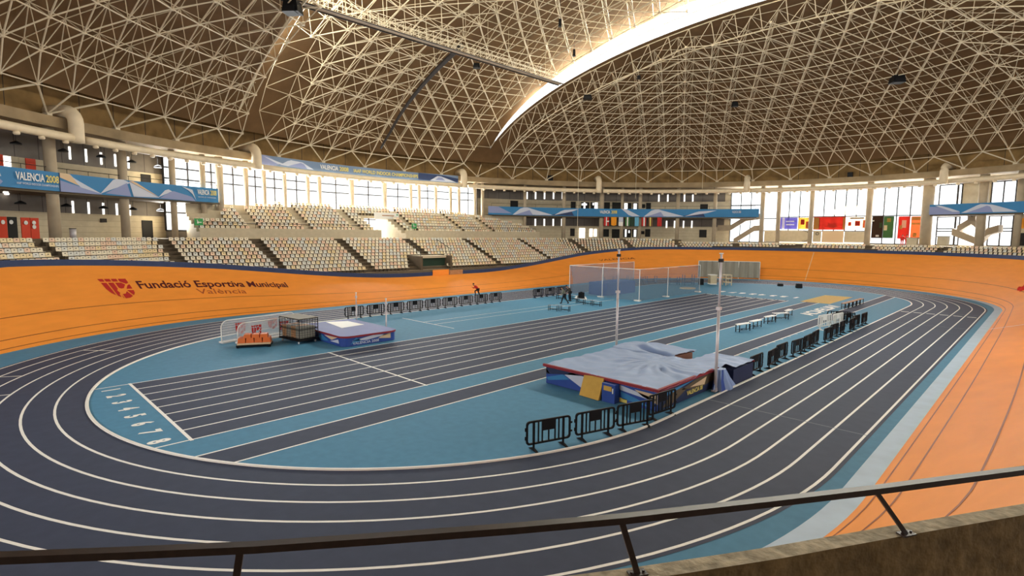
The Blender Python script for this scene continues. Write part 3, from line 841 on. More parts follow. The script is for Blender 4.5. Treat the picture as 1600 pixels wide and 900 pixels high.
# ------------------------------------------------------------------ benches
def bench(label, group, ln_=1.5, h=.6, top=None):
    t = thing('bench', label, 'bench', (0, 0, 0), 0, group)
    MB().box((0, 0, h - .025), (ln_, .38, .05)).build('seat_top', top or M['white'], t)
    for sx in (-1, 1):
        for sy in (-1, 1): MB().box((sx * (ln_ / 2 - .06), sy * .15, (h - .05) / 2), (.05, .05, h - .05)).build('leg', M['black'], t)
    MB().box((0, -.15, .16), (ln_ - .12, .035, .035)).box((0, .15, .16), (ln_ - .12, .035, .035)).box((0, 0, .13), (.04, .28, .035)).build('stretcher', M['black'], t)
    return t
b0 = bench('white topped bench, nearest of the scattered row on the right infield', 'white topped benches on the right infield'); b0.location = (14.2, 36.3, 0); b0.rotation_euler = (0, 0, R(80))
for x, y, rz, lb in ((14.25, 38.6, 86, 'white topped bench, second in the scattered row on the right infield'), (14.15, 42.0, 84, 'white topped bench, third in the scattered row on the right infield'),
                     (14.1, 44.6, 60, 'white topped bench at an angle, fourth in the right infield row'), (13.9, 47.2, 95, 'white topped bench ending the scattered row on the right infield')):
    dup(b0, (x, y, 0), R(rz), lb)
bw_ = bench('brown topped bench, nearest of five in line beside the sand pit', 'brown topped benches beside the sand pit', 1.2, .6, M['wood']); bw_.location = (16.0, 57.2, 0); bw_.rotation_euler = (0, 0, R(88))
for i in range(1, 5): dup(bw_, (16.0 + .04 * i, 57.2 + 1.35 * i, 0), R(88), ['', 'second brown topped bench from the near end beside the sand pit', 'middle brown topped bench of five beside the sand pit', 'fourth brown topped bench from the near end beside the sand pit', 'brown topped bench at the far end of the sand pit row'][i])
fb = bench('low slatted bench frame in front of the walking people, left one', 'low bench frames on the left infield', 1.02, .55, M['clear']); fb.location = (-2.75, 34.0, 0); fb.rotation_euler = (0, 0, R(12))
for x, y, rz, lb in ((-1.75, 34.5, 12, 'low slatted bench frame in front of the walking people, right one'), (-4.3, 40.2, 5, 'low bench frame right of the people, left of three'), (-3.2, 40.0, 5, 'low bench frame right of the people, middle of three'),
                     (-2.0, 39.9, 5, 'low bench frame right of the people, right of three'), (-8.2, 41.6, 0, 'low bench frame behind the legs of the walking people'), (-6.6, 42.2, 0, 'low bench frame under the black bag behind the people')):
    dup(fb, (x, y, 0), R(rz), lb)
o = MB().box((-5.6, 42.0, .62), (.6, .45, .7), tap=.85).box((-5.6, 42.0, 1.0), (.3, .06, .1)).build('sports_bag', M['black']); tag(o, 'black bag standing among the low bench frames right of the people', 'bag')
o = MB().box((-6.9, 43.6, .15), (1.4, .5, .3), tap=.8).build('foam_pad', M['white']); tag(o, 'white foam pad on the floor behind the black bag', 'pad')

# ------------------------------------------------------------------ big covered landing mat (foreground)
mt = thing('pole_vault_mat', 'big landing mat under a grey blue sheet, behind the near black barriers', 'landing mat', (16.5, 17.5, 0))
def zc(x, y):   # height of the sheet
    z = .93 + .05 * math.sin(x * 1.3 + 1) * math.sin(y * 1.1)
    z += .34 * math.exp(-((x - 14.6) ** 2 + (y - 21.3) ** 2) / 1.2) + .25 * math.exp(-((x - 17.3) ** 2 + (y - 18.3) ** 2) / 1.6) + .12 * math.exp(-((x - 19.2) ** 2 + (y - 21.2) ** 2) / 1.0)
    a = math.atan2(y - 18.3, x - 17.3); r = math.hypot(x - 17.3, y - 18.3)
    z += .05 * math.sin(a * 17 + 2 * math.sin(r * 2)) * min(1, r / 1.5) * math.exp(-r / 3.2)
    z += .018 * math.sin(5.1 * x + 3 * math.sin(1.3 * y)) + .014 * math.sin(7.3 * y + 4 * math.sin(.9 * x))
    z -= .11 * max(0, 1 - abs(math.sin(a * 4.5 + .7 * math.sin(r * 1.5) + .4)) / .12) * math.exp(-((r - 1.3) / .8) ** 2)
    z -= .06 * max(0, 1 - abs(y - 20.2 - .25 * math.sin(x * 1.2)) / .12) * (1 if x < 16.5 else 0)
    z -= .3 * math.exp(-((y - 20.75) / .22) ** 2) * math.exp(-((x - 15.9) / 1.2) ** 2)
    return z
XA, XB, YA, YB = 13.45, 19.5, 14.5, 20.6
body = MB()
body.box(((XA + XB) / 2, (YA + YB) / 2, .42), (XB - XA, YB - YA, .84))
body.build('mat_body', M['matd'], mt)
for nm, x0, x1, y1 in (('left', 13.5, 16.55, 22.9), ('right', 17.9, 20.05, 23.0)):
    wbk = MB(); P0 = [(x0, YB, 0), (x1, YB, 0), (x1 + (.25 if nm == 'left' else 0), y1, 0), (x0 + .3, y1, 0)]; P1 = [(x, y, .8) for x, y, _ in P0]
    wbk.add(P0 + P1, ((3, 2, 1, 0), (4, 5, 6, 7), (0, 1, 5, 4), (1, 2, 6, 5), (2, 3, 7, 6), (3, 0, 4, 7))); wbk.build('front_wing', M['brownf'] if nm == 'left' else M['matd'], mt)
sh = MB(); NX, NY = 84, 112; x0, x1, y0, y1 = 13.4, 20.1, 14.42, 23.0; idx = {}
def inside(x, y):
    if y <= 20.7: return x <= 19.6
    if x < 16.75 + (y - 20.7) * .1: return x > 13.4 + (y - 20.7) * .12
    return x > 17.95
for i in range(NX + 1):
    for j in range(NY + 1):
        x, y = x0 + (x1 - x0) * i / NX, y0 + (y1 - y0) * j / NY; idx[(i, j)] = len(sh.v); sh.v.append((x, y, zc(x, y)))
for i in range(NX):
    for j in range(NY):
        x, y = x0 + (x1 - x0) * (i + .5) / NX, y0 + (y1 - y0) * (j + .5) / NY
        if inside(x, y): sh.f.append((idx[(i, j)], idx[(i + 1, j)], idx[(i + 1, j + 1)], idx[(i, j + 1)])); sh.m.append(0)
sh.build('cover_sheet', M['cover'], mt, smooth=True)
for c_, d_ in ((((XA + XB) / 2, 14.42, .90), (6.3, .12, .12)), ((19.54, 17.2, .90), (.12, 5.5, .12)), ((19.2, 23.0, .86), (1.8, .08, .08)), ((18.4, 20.75, .9), (1.2, .1, .09)), ((15.4, 22.98, .86), (2.9, .07, .1))):
    MB().box(c_, d_).build('edging', M['dred'], mt)
fc = MB()
yq = 14.49
def face(pts, k): fc.poly([(x, yq, z) for x, z in pts], k)
yq = 14.485; face([(13.45, .02), (19.55, .02), (19.55, .84), (13.45, .84)], 0)
yq = 14.475
face([(13.45, .45), (14.3, .6), (15.9, .8), (13.45, .84)], 4); face([(13.45, .3), (13.6, .18), (14.9, .45), (14.5, .62)], 1); face([(14.6, .62), (15.85, .1), (15.85, .74), (15.0, .8)], 2); face([(13.45, .55), (13.7, .5), (13.45, .75)], 3)
face([(15.9, .12), (16.2, .12), (15.95, .7)], 1); face([(17.6, .78), (17.7, .55), (19.3, .4), (19.5, .5)], 2); face([(17.7, .5), (17.8, .18), (19.3, .1), (18.5, .35)], 1); face([(18.4, .72), (18.8, .5), (19.5, .3), (19.5, .7)], 3); face([(17.75, .8), (19.55, .8), (19.55, .84), (17.75, .84)], 2)
face([(17.55, .03), (18.05, .03), (18.05, .2), (17.55, .22)], 5)
xq = 19.53
def face2(pts, k): fc.poly([(xq, y, z) for y, z in pts], k)
face2([(14.5, .02), (20.6, .02), (20.6, .84), (14.5, .84)], 4); xq = 19.54
face2([(14.8, .1), (15.6, .1), (16.9, .5), (15.9, .78)], 6); face2([(16.4, .55), (18.3, .3), (20.5, .5), (20.5, .8), (17.8, .78)], 6); xq = 19.55; face2([(17.2, .52), (18.6, .38), (18.8, .72)], 3); face2([(14.6, .7), (15.2, .55), (17.6, .8)], 1)
fc.build('print_pattern', [M['matb'], M['bblue'], M['bpale'], M['btan'], M['matd'], M['byel'], M['concD']], mt)
t_ = text('VALENCIA 08', .02); wd = twidth(t_); lt = MB(); lt.add([(19.56, 16.9 + x / wd * 1.5, .2 + y * .2) for x, y in t_[0]], t_[1]); lt.build('lettering', M['byel'], mt)
o = MB().add([(15.85, 14.0, .02), (16.95, 13.93, .02), (16.93, 14.33, .92), (15.83, 14.38, .92), (15.85, 14.1, .02), (16.95, 14.05, .02), (16.93, 14.43, .93), (15.83, 14.46, .93)], ((0, 1, 2, 3), (7, 6, 5, 4), (4, 5, 1, 0), (5, 6, 2, 1), (6, 7, 3, 2), (7, 4, 0, 3))).build('foam_slab', M['yel'])
tag(o, 'ochre yellow foam panel leaning on the front of the big covered mat', 'foam panel')
o = thing('padded_block', 'blue padded block with a tan window beside the ochre panel', 'padded block', (17.2, 14.2, 0))
MB().box((17.36, 14.25, .41), (.66, .36, .82)).build('block_body', M['matb'], o); MB().box((17.34, 14.05, .62), (.4, .03, .2)).build('tan_patch', M['yel'], o); MB().box((17.6, 14.05, .55), (.05, .03, .22), rz=.0).build('white_tag', M['white'], o)
# draped sheet round the right-hand upright
dr = MB(); P = []
for i in range(13):
    a = R(-110 + 250 * i / 12); w = 1 + .18 * math.sin(i * 2.6)
    P.append([(19.86 + .2 * math.cos(a), 19.6 + .28 * math.sin(a), 1.0), (19.84 + .3 * w * math.cos(a), 19.7 + .6 * w * math.sin(a), .5), (19.84 + .42 * w * math.cos(a), 19.9 + .95 * w * math.sin(a), .02)])
for i in range(12):
    dr.quad(P[i][0], P[i + 1][0], P[i + 1][1], P[i][1], i % 3 == 0); dr.quad(P[i][1], P[i + 1][1], P[i + 1][2], P[i][2], i % 3 == 0)
dr.poly([p[0] for p in P], 0)
dr.build('draped_skirt', [M['cover'], M['matb']], mt)
def upright(name, label, x, y, h, r, cap=True, base=True):
    t = thing(name, label, 'upright', (x, y, 0), 0, 'vault uprights')
    MB().tube([(x, y, .1), (x, y, h * .62)], r, 12).build('lower_tube', M['alu'], t, smooth=True)
    MB().tube([(x, y, h * .6), (x, y, h)], r * .72, 12).build('upper_tube', M['alu'], t, smooth=True)
    c = MB(); c.box((x, y, h * .61), (r * 2.8, r * 2.8, .14)); MB().box((x, y, h - .3), (r * 2.6, r * 2.4, .16)).build('collar', M['seam'] if r > .06 else M['alu'], t); MB().box((x, y, h + .02), (r * 2, r * 2, .05)).build('cap', M['white'], t); c.build('clamp', M['alu'], t)
    q = MB(); q.box((x, y, .06), (.5, .9, .08) if base else (.2, .4, .08)); q.box((x, y, .14), (.2, .3, .1) if base else (.16, .2, .1)); q.build('base', M['alu'], t)
    return t
hL = CAM[2] - 0
def top_z(u, v, x, y):
    d = np.array([x, y, 0]) - CAM; dep = d @ FW; best = min(((abs(px((x, y, z / 50))[1] - v)), z / 50) for z in range(20, 400)); return best[1]
upright('vault_upright', 'tall silver upright at the left back corner of the big covered mat', *FL(963, 543, .5)[:2], top_z(965, 391, *FL(963, 543, .5)[:2]), .07)
upright('vault_upright', 'tall silver upright with cap at the right corner of the big covered mat', *FL(1119, 575, 1.12)[:2], top_z(1123, 397, *FL(1119, 575, 1.12)[:2]), .07, True, False)

# ------------------------------------------------------------------ high-jump mat, cage trolley, screens and cart on the left
hm = thing('high_jump_mat', 'violet blue high jump mat with a white square, left infield', 'landing mat', (-3.8, 13.3, 0))
def rrect(x0, y0, x1, y1, z, r0, r1):
    P = []
    for cx, cy_, s, r in ((x1 - r1, y1 - r1, 0, r1), (x0 + r0, y1 - r0, 90, r0), (x0 + r0, y0 + r0, 180, r0), (x1 - r1, y0 + r1, 270, r1)):
        for k in range(6): q = R(s + 18 * k); P.append((cx + r * math.cos(q), cy_ + r * math.sin(q), z))
    return P
sides = MB(); a_ = rrect(-7.0, 11.3, -.7, 15.3, .02, .2, .5); c_ = rrect(-7.0, 11.3, -.7, 15.3, .58, .2, .5); sides.sweep(a_, c_, 0, True); sides.build('mat_body', M['matb'], hm)
r0_ = rrect(-7.05, 11.22, -.6, 15.38, .58, .25, .6); r1_ = rrect(-7.05, 11.22, -.6, 15.38, .70, .25, .6); rb = MB(); rb.sweep(r0_, r1_, 0, True); rb.poly(r0_[::-1]); rb.build('edging', M['dred'], hm)
MB().poly(r1_).build('top_pad', M['matp'], hm)
sq = MB(); sq.poly([FL(u, v, .712) for u, v in ((509, 503), (534, 512.5), (569, 507), (543, 501.5))]); sq.build('white_panel', M['white'], hm)
pr_ = MB()
def pf(pts, k): pr_.poly([(x, 11.285, z) for x, z in pts], k)
pf([(-4.6, .1), (-3.6, .5), (-2.6, .2), (-3.4, .1)], 0); pf([(-3.2, .5), (-1.4, .56), (-2.2, .3)], 1); pf([(-2.4, .2), (-1.3, .45), (-1.2, .2)], 2)
def pf2(pts, k): pr_.poly([(-.685, y, z) for y, z in pts], k)
pf2([(11.9, .35), (13.4, .56), (14.7, .5), (13.0, .3)], 2); pf2([(13.8, .3), (14.75, .2), (14.75, .55), (14.2, .5)], 1); pf2([(11.8, .15), (12.6, .3), (12.2, .55)], 0)
pr_.build('print_pattern', [M['bblue'], M['btan'], M['bpale']], hm)
t_ = text('VALENCIA 2008', .02); wd = twidth(t_); l1 = MB(); l1.add([(-.675, 11.95 + x / wd * 1.9, .1 + y * .17) for x, y in t_[0]], t_[1]); l1.build('lettering', M['bpale'], hm)
upright('jump_upright', 'slim silver upright at the left back corner of the violet mat', *FL(557, 500, .53)[:2], top_z(556, 458, *FL(557, 500, .53)[:2]), .05)
upright('jump_upright', 'slim silver upright at the right back corner of the violet mat', *FL(603.5, 512, .47)[:2], top_z(604.5, 467, *FL(603.5, 512, .47)[:2]), .05)
cg = thing('wire_cage_trolley', 'black wire cage trolley with a pale cover beside the violet mat', 'trolley', (-4.7, 10.25, 0), R(8))
def cgp(x, y, z): return (-4.7 + x * math.cos(R(8)) - y * math.sin(R(8)), 10.25 + x * math.sin(R(8)) + y * math.cos(R(8)), z)
fr_ = MB(); lx, ly, zb, zt = 1.15, .68, .28, 1.62
for sx in (-1, 1):
    for sy in (-1, 1): fr_.tube([cgp(sx * lx, sy * ly, zb), cgp(sx * lx, sy * ly, zt)], .03, 6)
for z in (zb, .95, zt):
    fr_.tube([cgp(-lx, -ly, z), cgp(lx, -ly, z), cgp(lx, ly, z), cgp(-lx, ly, z)], .028, 6, closed=True)
fr_.build('frame', M['black'], cg)
wr = MB()
for i in range(1, 12):
    x = -lx + 2 * lx * i / 12
    for sy in (-1, 1): wr.tube([cgp(x, sy * ly, zb), cgp(x, sy * ly, zt)], .011, 4)
for i in range(1, 7):
    y = -ly + 2 * ly * i / 7
    for sx in (-1, 1): wr.tube([cgp(sx * lx, y, zb), cgp(sx * lx, y, zt)], .011, 4)
for i in range(1, 9):
    z = zb + (zt - zb) * i / 9; wr.tube([cgp(-lx, -ly, z), cgp(lx, -ly, z), cgp(lx, ly, z), cgp(-lx, ly, z)], .008, 4, closed=True)
wr.build('wire_mesh', M['black'], cg)
cv = MB(); cv.box((0, 0, 0), (2 * lx, 2 * ly, .05), M=Matrix.Translation(cgp(0, 0, zt + .03)) @ Matrix.Rotation(R(8), 4, 'Z')); cv.build('top_cover', M['tarp'], cg)
ba = MB(); ba.box((0, 0, 0), (2 * lx + .1, 2 * ly + .1, .1), M=Matrix.Translation(cgp(0, 0, .24)) @ Matrix.Rotation(R(8), 4, 'Z')); ba.build('base', M['black'], cg)
for i in range(4):
    q = MB(); q.box((0, 0, 0), (.5, 1.1, .75), M=Matrix.Translation(cgp(-.8 + .52 * i, 0, .72)) @ Matrix.Rotation(R(8), 4, 'Z')); o = q.build('storage_crate', M['tarp'] if i % 2 else M['wood'], None)
    tag(o, ['brown crate at the left end inside the wire cage trolley', 'grey crate, second from left inside the wire cage trolley', 'brown crate, third from left inside the wire cage trolley', 'grey crate at the right end inside the wire cage trolley'][i], 'crate', 'crates inside the cage trolley')
for sx in (-1, 1):
    for sy in (-1, 1):
        w_ = MB(); p = cgp(sx * .95, sy * .6, .1); w_.tube([(p[0] - .02, p[1] - .03, .1), (p[0] + .02, p[1] + .03, .1)], .1, 12); w_.build('wheel', M['white'], cg)
def screen(label, P0, P1, h, sp):
    t = thing('clear_screen', label, 'screen', (P0[0], P0[1], 0), 0, 'clear screens on the left infield')
    d = Vector((P1[0] - P0[0], P1[1] - P0[1], 0)); Ln = d.length; d.normalize(); n = Vector((-d.y, d.x, 0))
    def at(s, z, o_=0.0): q = Vector((P0[0], P0[1], 0)) + d * s + n * o_; return (q.x, q.y, z)
    r = .45; prof = [(0, .1)] + [(r - r * math.cos(R(a)), h - r + r * math.sin(R(a))) for a in range(0, 91, 15)] + [(Ln - r + r * math.sin(R(a)), h - r + r * math.cos(R(a))) for a in range(0, 91, 15)] + [(Ln, .1)]
    b = MB(); f = [at(s, z, -.03) for s, z in prof]; g = [at(s, z, .03) for s, z in prof]; b.poly(f); b.poly(g[::-1]); b.sweep(f, g, None, True); b.build('panel', M['clear'], t)
    MB().tube([at(s, z) for s, z in prof], .035, 6).build('frame', M['white'], t)
    bs = MB(); c0, c1, c2, c3 = at(-.05, 0, -.25), at(Ln + .05, 0, -.25), at(Ln + .05, 0, .25), at(-.05, 0, .25); bs.add([c0, c1, c2, c3] + [(x, y, .1) for x, y, _ in (c0, c1, c2, c3)], ((3, 2, 1, 0), (4, 5, 6, 7), (0, 1, 5, 4), (1, 2, 6, 5), (2, 3, 7, 6), (3, 0, 4, 7))); bs.build('base', M['white'], t)
    e = MB()
    for s in sp:
        for pl in CREST: e.poly([at(s + .7 * x, h * .82 - .75 * y, -.05) for x, y in pl])
    e.build('crest', M['red'], t); return t
screen('long clear screen with red crests, behind the orange trolley', (-7.35, 6.3), (-8.3, 11.6), 1.45, (.9, 3.2))
screen('shorter clear screen with red crests, touching the orange trolley', (-6.45, 7.0), (-7.1, 10.6), 1.3, (.9, 2.9))
ct = thing('block_trolley', 'low black trolley stacked with orange blocks on the left infield', 'trolley', (-5.1, 7.4, 0), R(50))
Mx = Matrix.Translation((-5.05, 7.55, 0)) @ Matrix.Rotation(R(62), 4, 'Z')
MB().box((0, 0, .13), (2.0, 1.15, .1), M=Mx).build('deck', M['black'], ct); MB().box((0, -.5, .24), (1.9, .1, .1), M=Mx).box((.4, 0, .2), (1.1, 1.05, .05), M=Mx).build('front_board', M['btan'], ct)
for sx in (-1, 1):
    for sy in (-1, 1): MB().box((sx * .9, sy * .5, .05), (.16, .1, .1), M=Mx).build('wheel', M['black'], ct)
for i in range(4):
    o = MB().box((-.72 + .48 * i, .05, .40), (.46, .85, .34), M=Mx, tap=.86).build('starting_block', M['oblk']); tag(o, 'orange block in the lower layer on the low trolley, %s from the camera' % ['nearest', 'second', 'third', 'fourth'][i], 'block', 'orange blocks on the low trolley')
for i in range(3):
    o = MB().box((-.4 + .48 * i, .05, .68), (.45, .72, .22), M=Mx, tap=.82).build('starting_block', M['oblk']); tag(o, 'orange block in the upper layer on the low trolley, %s from the camera' % ['nearest', 'middle', 'farthest'][i], 'block', 'orange blocks on the low trolley')
# ------------------------------------------------------------------ air ducts round the ring
EU = [-70, 128, 404, 725, 935, 1165, 1470, 1660]
def duct_bend(u): return TH(u, 0)
DL = ['round cream air duct with nozzles at the left edge, ending at the thick bend', 'round cream air duct above the long beige wall and first side windows', 'round cream air duct above the side windows, under the upper blue banner',
      'round cream air duct before the grey panels right of the side windows', 'round cream air duct above the row of flags', 'round cream air duct above the far glass front', 'round cream air duct at the right edge, above the right blue banner']
for i in range(7):
    ta, tb = TH(EU[i], 0) - (.0145 if i else 0), TH(EU[i + 1], 0)
    n = max(4, int(abs(ta - tb) * 50 / 1.5)); ts = [ta + (tb - ta) * k / n for k in range(n + 1)]
    x, y = EL(tb, 0); t = thing('air_duct', DL[i], 'air duct', (x, y, 15.3), 0, 'ring air ducts')
    MB().tube([(*EL(q, 0), 15.3) for q in ts], .36, 12).build('duct_tube', M['duct'], t, smooth=True)
    L_ = sum(math.dist(EL(a_, 0), EL(c_, 0)) for a_, c_ in zip(ts[:-1], ts[1:])); m = int(L_ / 1.9)
    for k in range(m):
        q = ta + (tb - ta) * (k + .5) / m; x, y = EL(q, 0)
        if px((x, y, 15))[0] < -6 or px((x, y, 15))[0] > 1606: continue
        MB().tube([(x, y, 15.0), (x, y, 14.82), (x, y, 14.72)], [.2, .24, .17], 10).build('nozzle', M['duct'], t, smooth=True)
    if i < 6:
        c = EL(tb, 0); d1 = EL(tb, 3.2); P = [(c[0], c[1], 14.95), (c[0], c[1], 15.4), (c[0], c[1], 16.6)]
        for k in range(1, 6):
            a_ = R(18 * k); s = .9 * (1 - math.cos(a_)) / 3.2; P.append((c[0] + (d1[0] - c[0]) * s, c[1] + (d1[1] - c[1]) * s, 16.7 + .95 * math.sin(a_)))
        P.append((*d1, 17.65))
        MB().tube(P, .58 if i < 3 else .52, 16).build('bend', M['duct'], t, smooth=True)
# ------------------------------------------------------------------ banners
def banner(label, off, z0, z1, u0, u1, facets, texts, base='bblue', dz=0.0):
    t0, t1 = TH(u0, off), TH(u1, off); x, y = EL((t0 + t1) / 2, off)
    t = thing('banner', label, 'banner', (x, y, z0))
    n = max(4, int(abs(t1 - t0) * 50)); ts = [t0 + (t1 - t0) * k / n for k in range(n + 1)]
    b = MB(); pr = [(off, z0), (off, z1), (off + .06, z1), (off + .06, z0)]
    rw = [[(*EL(q, o_), z) for q in ts] for o_, z in pr]
    for k in range(4): b.sweep(rw[k], rw[(k + 1) % 4])
    b.build('cloth', M[base], t)
    fb_ = MB(); names = ['bpale', 'blil', 'btan', 'bblue', 'byel', 'bigblue']
    for ly, (k, pl) in enumerate(facets):
        us = [p[0] for p in pl]; ua_, ub_ = max(min(us), u0), min(max(us), u1); N = max(2, int((ub_ - ua_) / 6) + 1)
        def rng(u):
            vs = []
            for (p, q) in zip(pl, pl[1:] + pl[:1]):
                if min(p[0], q[0]) - 1e-6 <= u <= max(p[0], q[0]) + 1e-6:
                    if abs(p[0] - q[0]) < 1e-6: vs += [p[1], q[1]]
                    else: vs.append(p[1] + (q[1] - p[1]) * (u - p[0]) / (q[0] - p[0]))
            return min(vs), max(vs)
        A, B = [], []; o2 = off - .02 - .004 * ly
        for i in range(N + 1):
            u = ua_ + (ub_ - ua_) * i / N; lo, hi = rng(u); q = TH(u, off); A.append((*EL(q, o2), z0 + (z1 - z0) * lo)); B.append((*EL(q, o2), z0 + (z1 - z0) * hi))
        fb_.sweep(A, B, k)
    if facets: fb_.build('print_pattern', [M[q] for q in names], t)
    for txt, ua_, ub_, lo, hi, mk in texts:
        vs, fs = text(txt, .02); wd = max(v[0] for v in vs); qa, qb = TH(ua_, off), TH(ub_, off); g = MB()
        g.add([(*EL(qa + (qb - qa) * x / wd, off - .16), z0 + (z1 - z0) * (lo + (hi - lo) * y)) for x, y in vs], fs); g.build('lettering', M[mk], t)
    return t
banner('blue printed banner with large white lettering at the left edge gallery', 1.1, 10.62, 12.25, -80, 342,
       [(1, [(-80, 0), (-80, 1), (-20, 1), (8, .25), (0, 0)]), (0, [(-80, .55), (-80, 1), (2, 1), (6, .5)]), (5, [(95.5, 0), (95.5, 1), (97, 1), (97, 0)]), (1, [(97, 0), (97, .6), (128, .35), (162, .02), (150, 0)]), (2, [(97, 1), (112, 1), (128, .38), (97, .75)]),
        (0, [(112, 1), (118, .8), (160, .05), (128, .32)]), (0, [(158, .05), (181, 1), (196, 1), (206, .85)]), (1, [(166, .1), (204, .9), (206, .03)]), (0, [(204, .92), (250, .08), (206, .02)]), (2, [(204, .95), (212, .98), (250, .1)]),
        (0, [(248, .1), (262, .72), (270, .55)]), (1, [(250, .05), (270, .6), (300, .3), (306, .0)]), (0, [(285, .95), (300, .6), (307, .05), (304, .75)])],
       [('VALENCIA', 26, 71, .42, .82, 'white'), ('2008', 73, 93, .42, .8, 'byel'), ('IAAF WORLD INDOOR CHAMPIONSHIPS', 27, 92, .2, .31, 'bpale'), ('VALENCIA', 308.5, 327, .5, .85, 'white'), ('2008', 328.5, 338, .5, .85, 'byel'), ('WORLD INDOOR', 309, 337, .28, .36, 'bpale')])
banner('long greyish blue banner with lettering above the side windows', .6, 15.72, 16.95, 412, 716,
       [(1, [(412, 0), (412, 1), (420, 1), (440, .3), (430, 0)]), (0, [(414, .9), (436, .25), (448, .3)]), (0, [(440, .2), (455, .85), (475, .75), (492, .1)]), (1, [(452, .2), (475, .75), (482, .1)]), (5, [(654, .1), (654, 1), (690, .9), (716, .6), (716, .1)]), (0, [(672, .1), (685, .85), (704, .35), (712, .1)]), (1, [(680, .2), (688, .8), (696, .2)])],
       [('VALENCIA', 501, 529, .3, .78, 'white'), ('2008', 531, 545, .3, .78, 'byel'), ('IAAF WORLD INDOOR CHAMPIONSHIPS', 553, 653, .3, .72, 'byel')], base='bgrey')
motif = lambda a: [(0, [(a, .05), (a + 14, .95), (a + 24, .95), (a + 58, .1)]), (1, [(a + 4, .05), (a + 30, .75), (a + 32, .05)]), (0, [(a + 30, .8), (a + 64, .08), (a + 33, .05)]), (5, [(a + 60, .1), (a + 92, .8), (a + 96, .05)])]
banner('blue and white printed banner along the far gallery above the flags', 1.1, 10.62, 12.1, 763, 1186,
       [(1, [(763, .2), (763, 1), (778, 1), (800, .2)])] + motif(801) + [(0, [(866, .1), (880, .75), (904, .9), (895, .6)]), (0, [(971, 1), (978, 1), (1000, .1), (985, .05)])] + motif(1006) + [(0, [(1070, .1), (1090, .7), (1120, .85), (1105, .5)])],
       [('VALENCIA', 937, 953, .4, .8, 'white'), ('2008', 955, 964, .4, .8, 'byel'), ('VALENCIA 2008', 1144, 1158, .5, .8, 'bpale')])
banner('blue and grey printed banner along the gallery at the right edge', 1.1, 10.62, 12.1, 1452, 1660,
       [(1, [(1452, 0), (1452, .8), (1480, .7), (1500, .2), (1500, 0)]), (0, [(1460, .9), (1468, .9), (1500, .25), (1490, .2)]), (0, [(1502, .1), (1530, .9), (1550, .8), (1590, .1)]), (1, [(1510, .1), (1545, .8), (1552, .1)])], [])
# ------------------------------------------------------------------ flags under the far banner
def flag(u, w, cols, label, point=False):
    a_, c_ = TH(u - w / 2, 1.0), TH(u + w / 2, 1.0); x, y = EL((a_ + c_) / 2, 1.0); o2 = 1.0
    b = MB(); mats = []
    for nm, r0, r1, s0, s1 in cols:
        if nm not in mats: mats.append(nm)
        k = mats.index(nm); N = 6
        for i in range(N):
            f0, f1 = r0 + (r1 - r0) * i / N, r0 + (r1 - r0) * (i + 1) / N
            def P(f, s): q = a_ + (c_ - a_) * f; dz = .18 * abs(f - .5) * 2 if point and s > .9 else 0; return (*EL(q, o2 + .05 * math.sin(f * 9) - .0), 10.55 - 1.65 * s + dz)
            b.quad(P(f0, s0), P(f1, s0), P(f1, s1), P(f0, s1), k)
            def Q(f, s): p = P(f, s); e = EL(a_ + (c_ - a_) * f, o2 + .02 + .05 * math.sin(f * 9)); return (e[0], e[1], p[2])
            b.quad(Q(f0, s1), Q(f1, s1), Q(f1, s0), Q(f0, s0), k)
    o = b.build('flag', [M[q] for q in mats]); tag(o, label, 'flag', 'flags hanging below the far gallery'); return o
for k, c in dict(f_red=(190, 50, 45), f_or=(232, 150, 40), f_green=(70, 120, 70), f_dk=(46, 66, 52), f_sky=(110, 176, 206), f_brown=(120, 84, 60)).items(): M[k] = mat('flag cloth ' + k[2:], srgb(*c), .8)
flag(948, 8, [('f_red', 0, .4, 0, 1), ('white', .4, .58, 0, 1), ('f_red', .58, 1, 0, .42), ('white', .58, 1, .42, .56), ('f_red', .58, 1, .56, 1)], 'red hanging flag with a white cross, leftmost of the row')
flag(959.5, 8.5, [('f_or', 0, 1, 0, 1)], 'plain orange hanging flag with a pointed lower edge', True)
flag(970.5, 7, [('bpale', 0, 1, 0, .55), ('white', 0, 1, .55, 1)], 'pale grey and white hanging flag')
flag(981, 7, [('f_green', 0, .35, 0, 1), ('white', .35, .65, 0, 1), ('f_green', .65, 1, 0, 1)], 'green hanging flag with a white centre stripe')
flag(988.5, 6, [('f_dk', 0, 1, 0, 1)], 'plain dark green hanging flag')
flag(995.5, 6.5, [('f_sky', 0, 1, 0, 1)], 'plain sky blue hanging flag')
flag(1006.5, 7, [('f_red', 0, .4, 0, 1), ('white', .4, .75, 0, 1), ('f_red', .75, 1, 0, 1)], 'red hanging flag with one white vertical stripe')
flag(1017, 6.5, [('f_brown', 0, .3, 0, 1), ('byel', .3, .6, 0, 1), ('f_brown', .6, 1, 0, 1)], 'brown hanging flag with a yellow stripe')
flag(1031, 7, [('f_red', 0, 1, 0, 1)], 'plain red hanging flag, rightmost of the row')
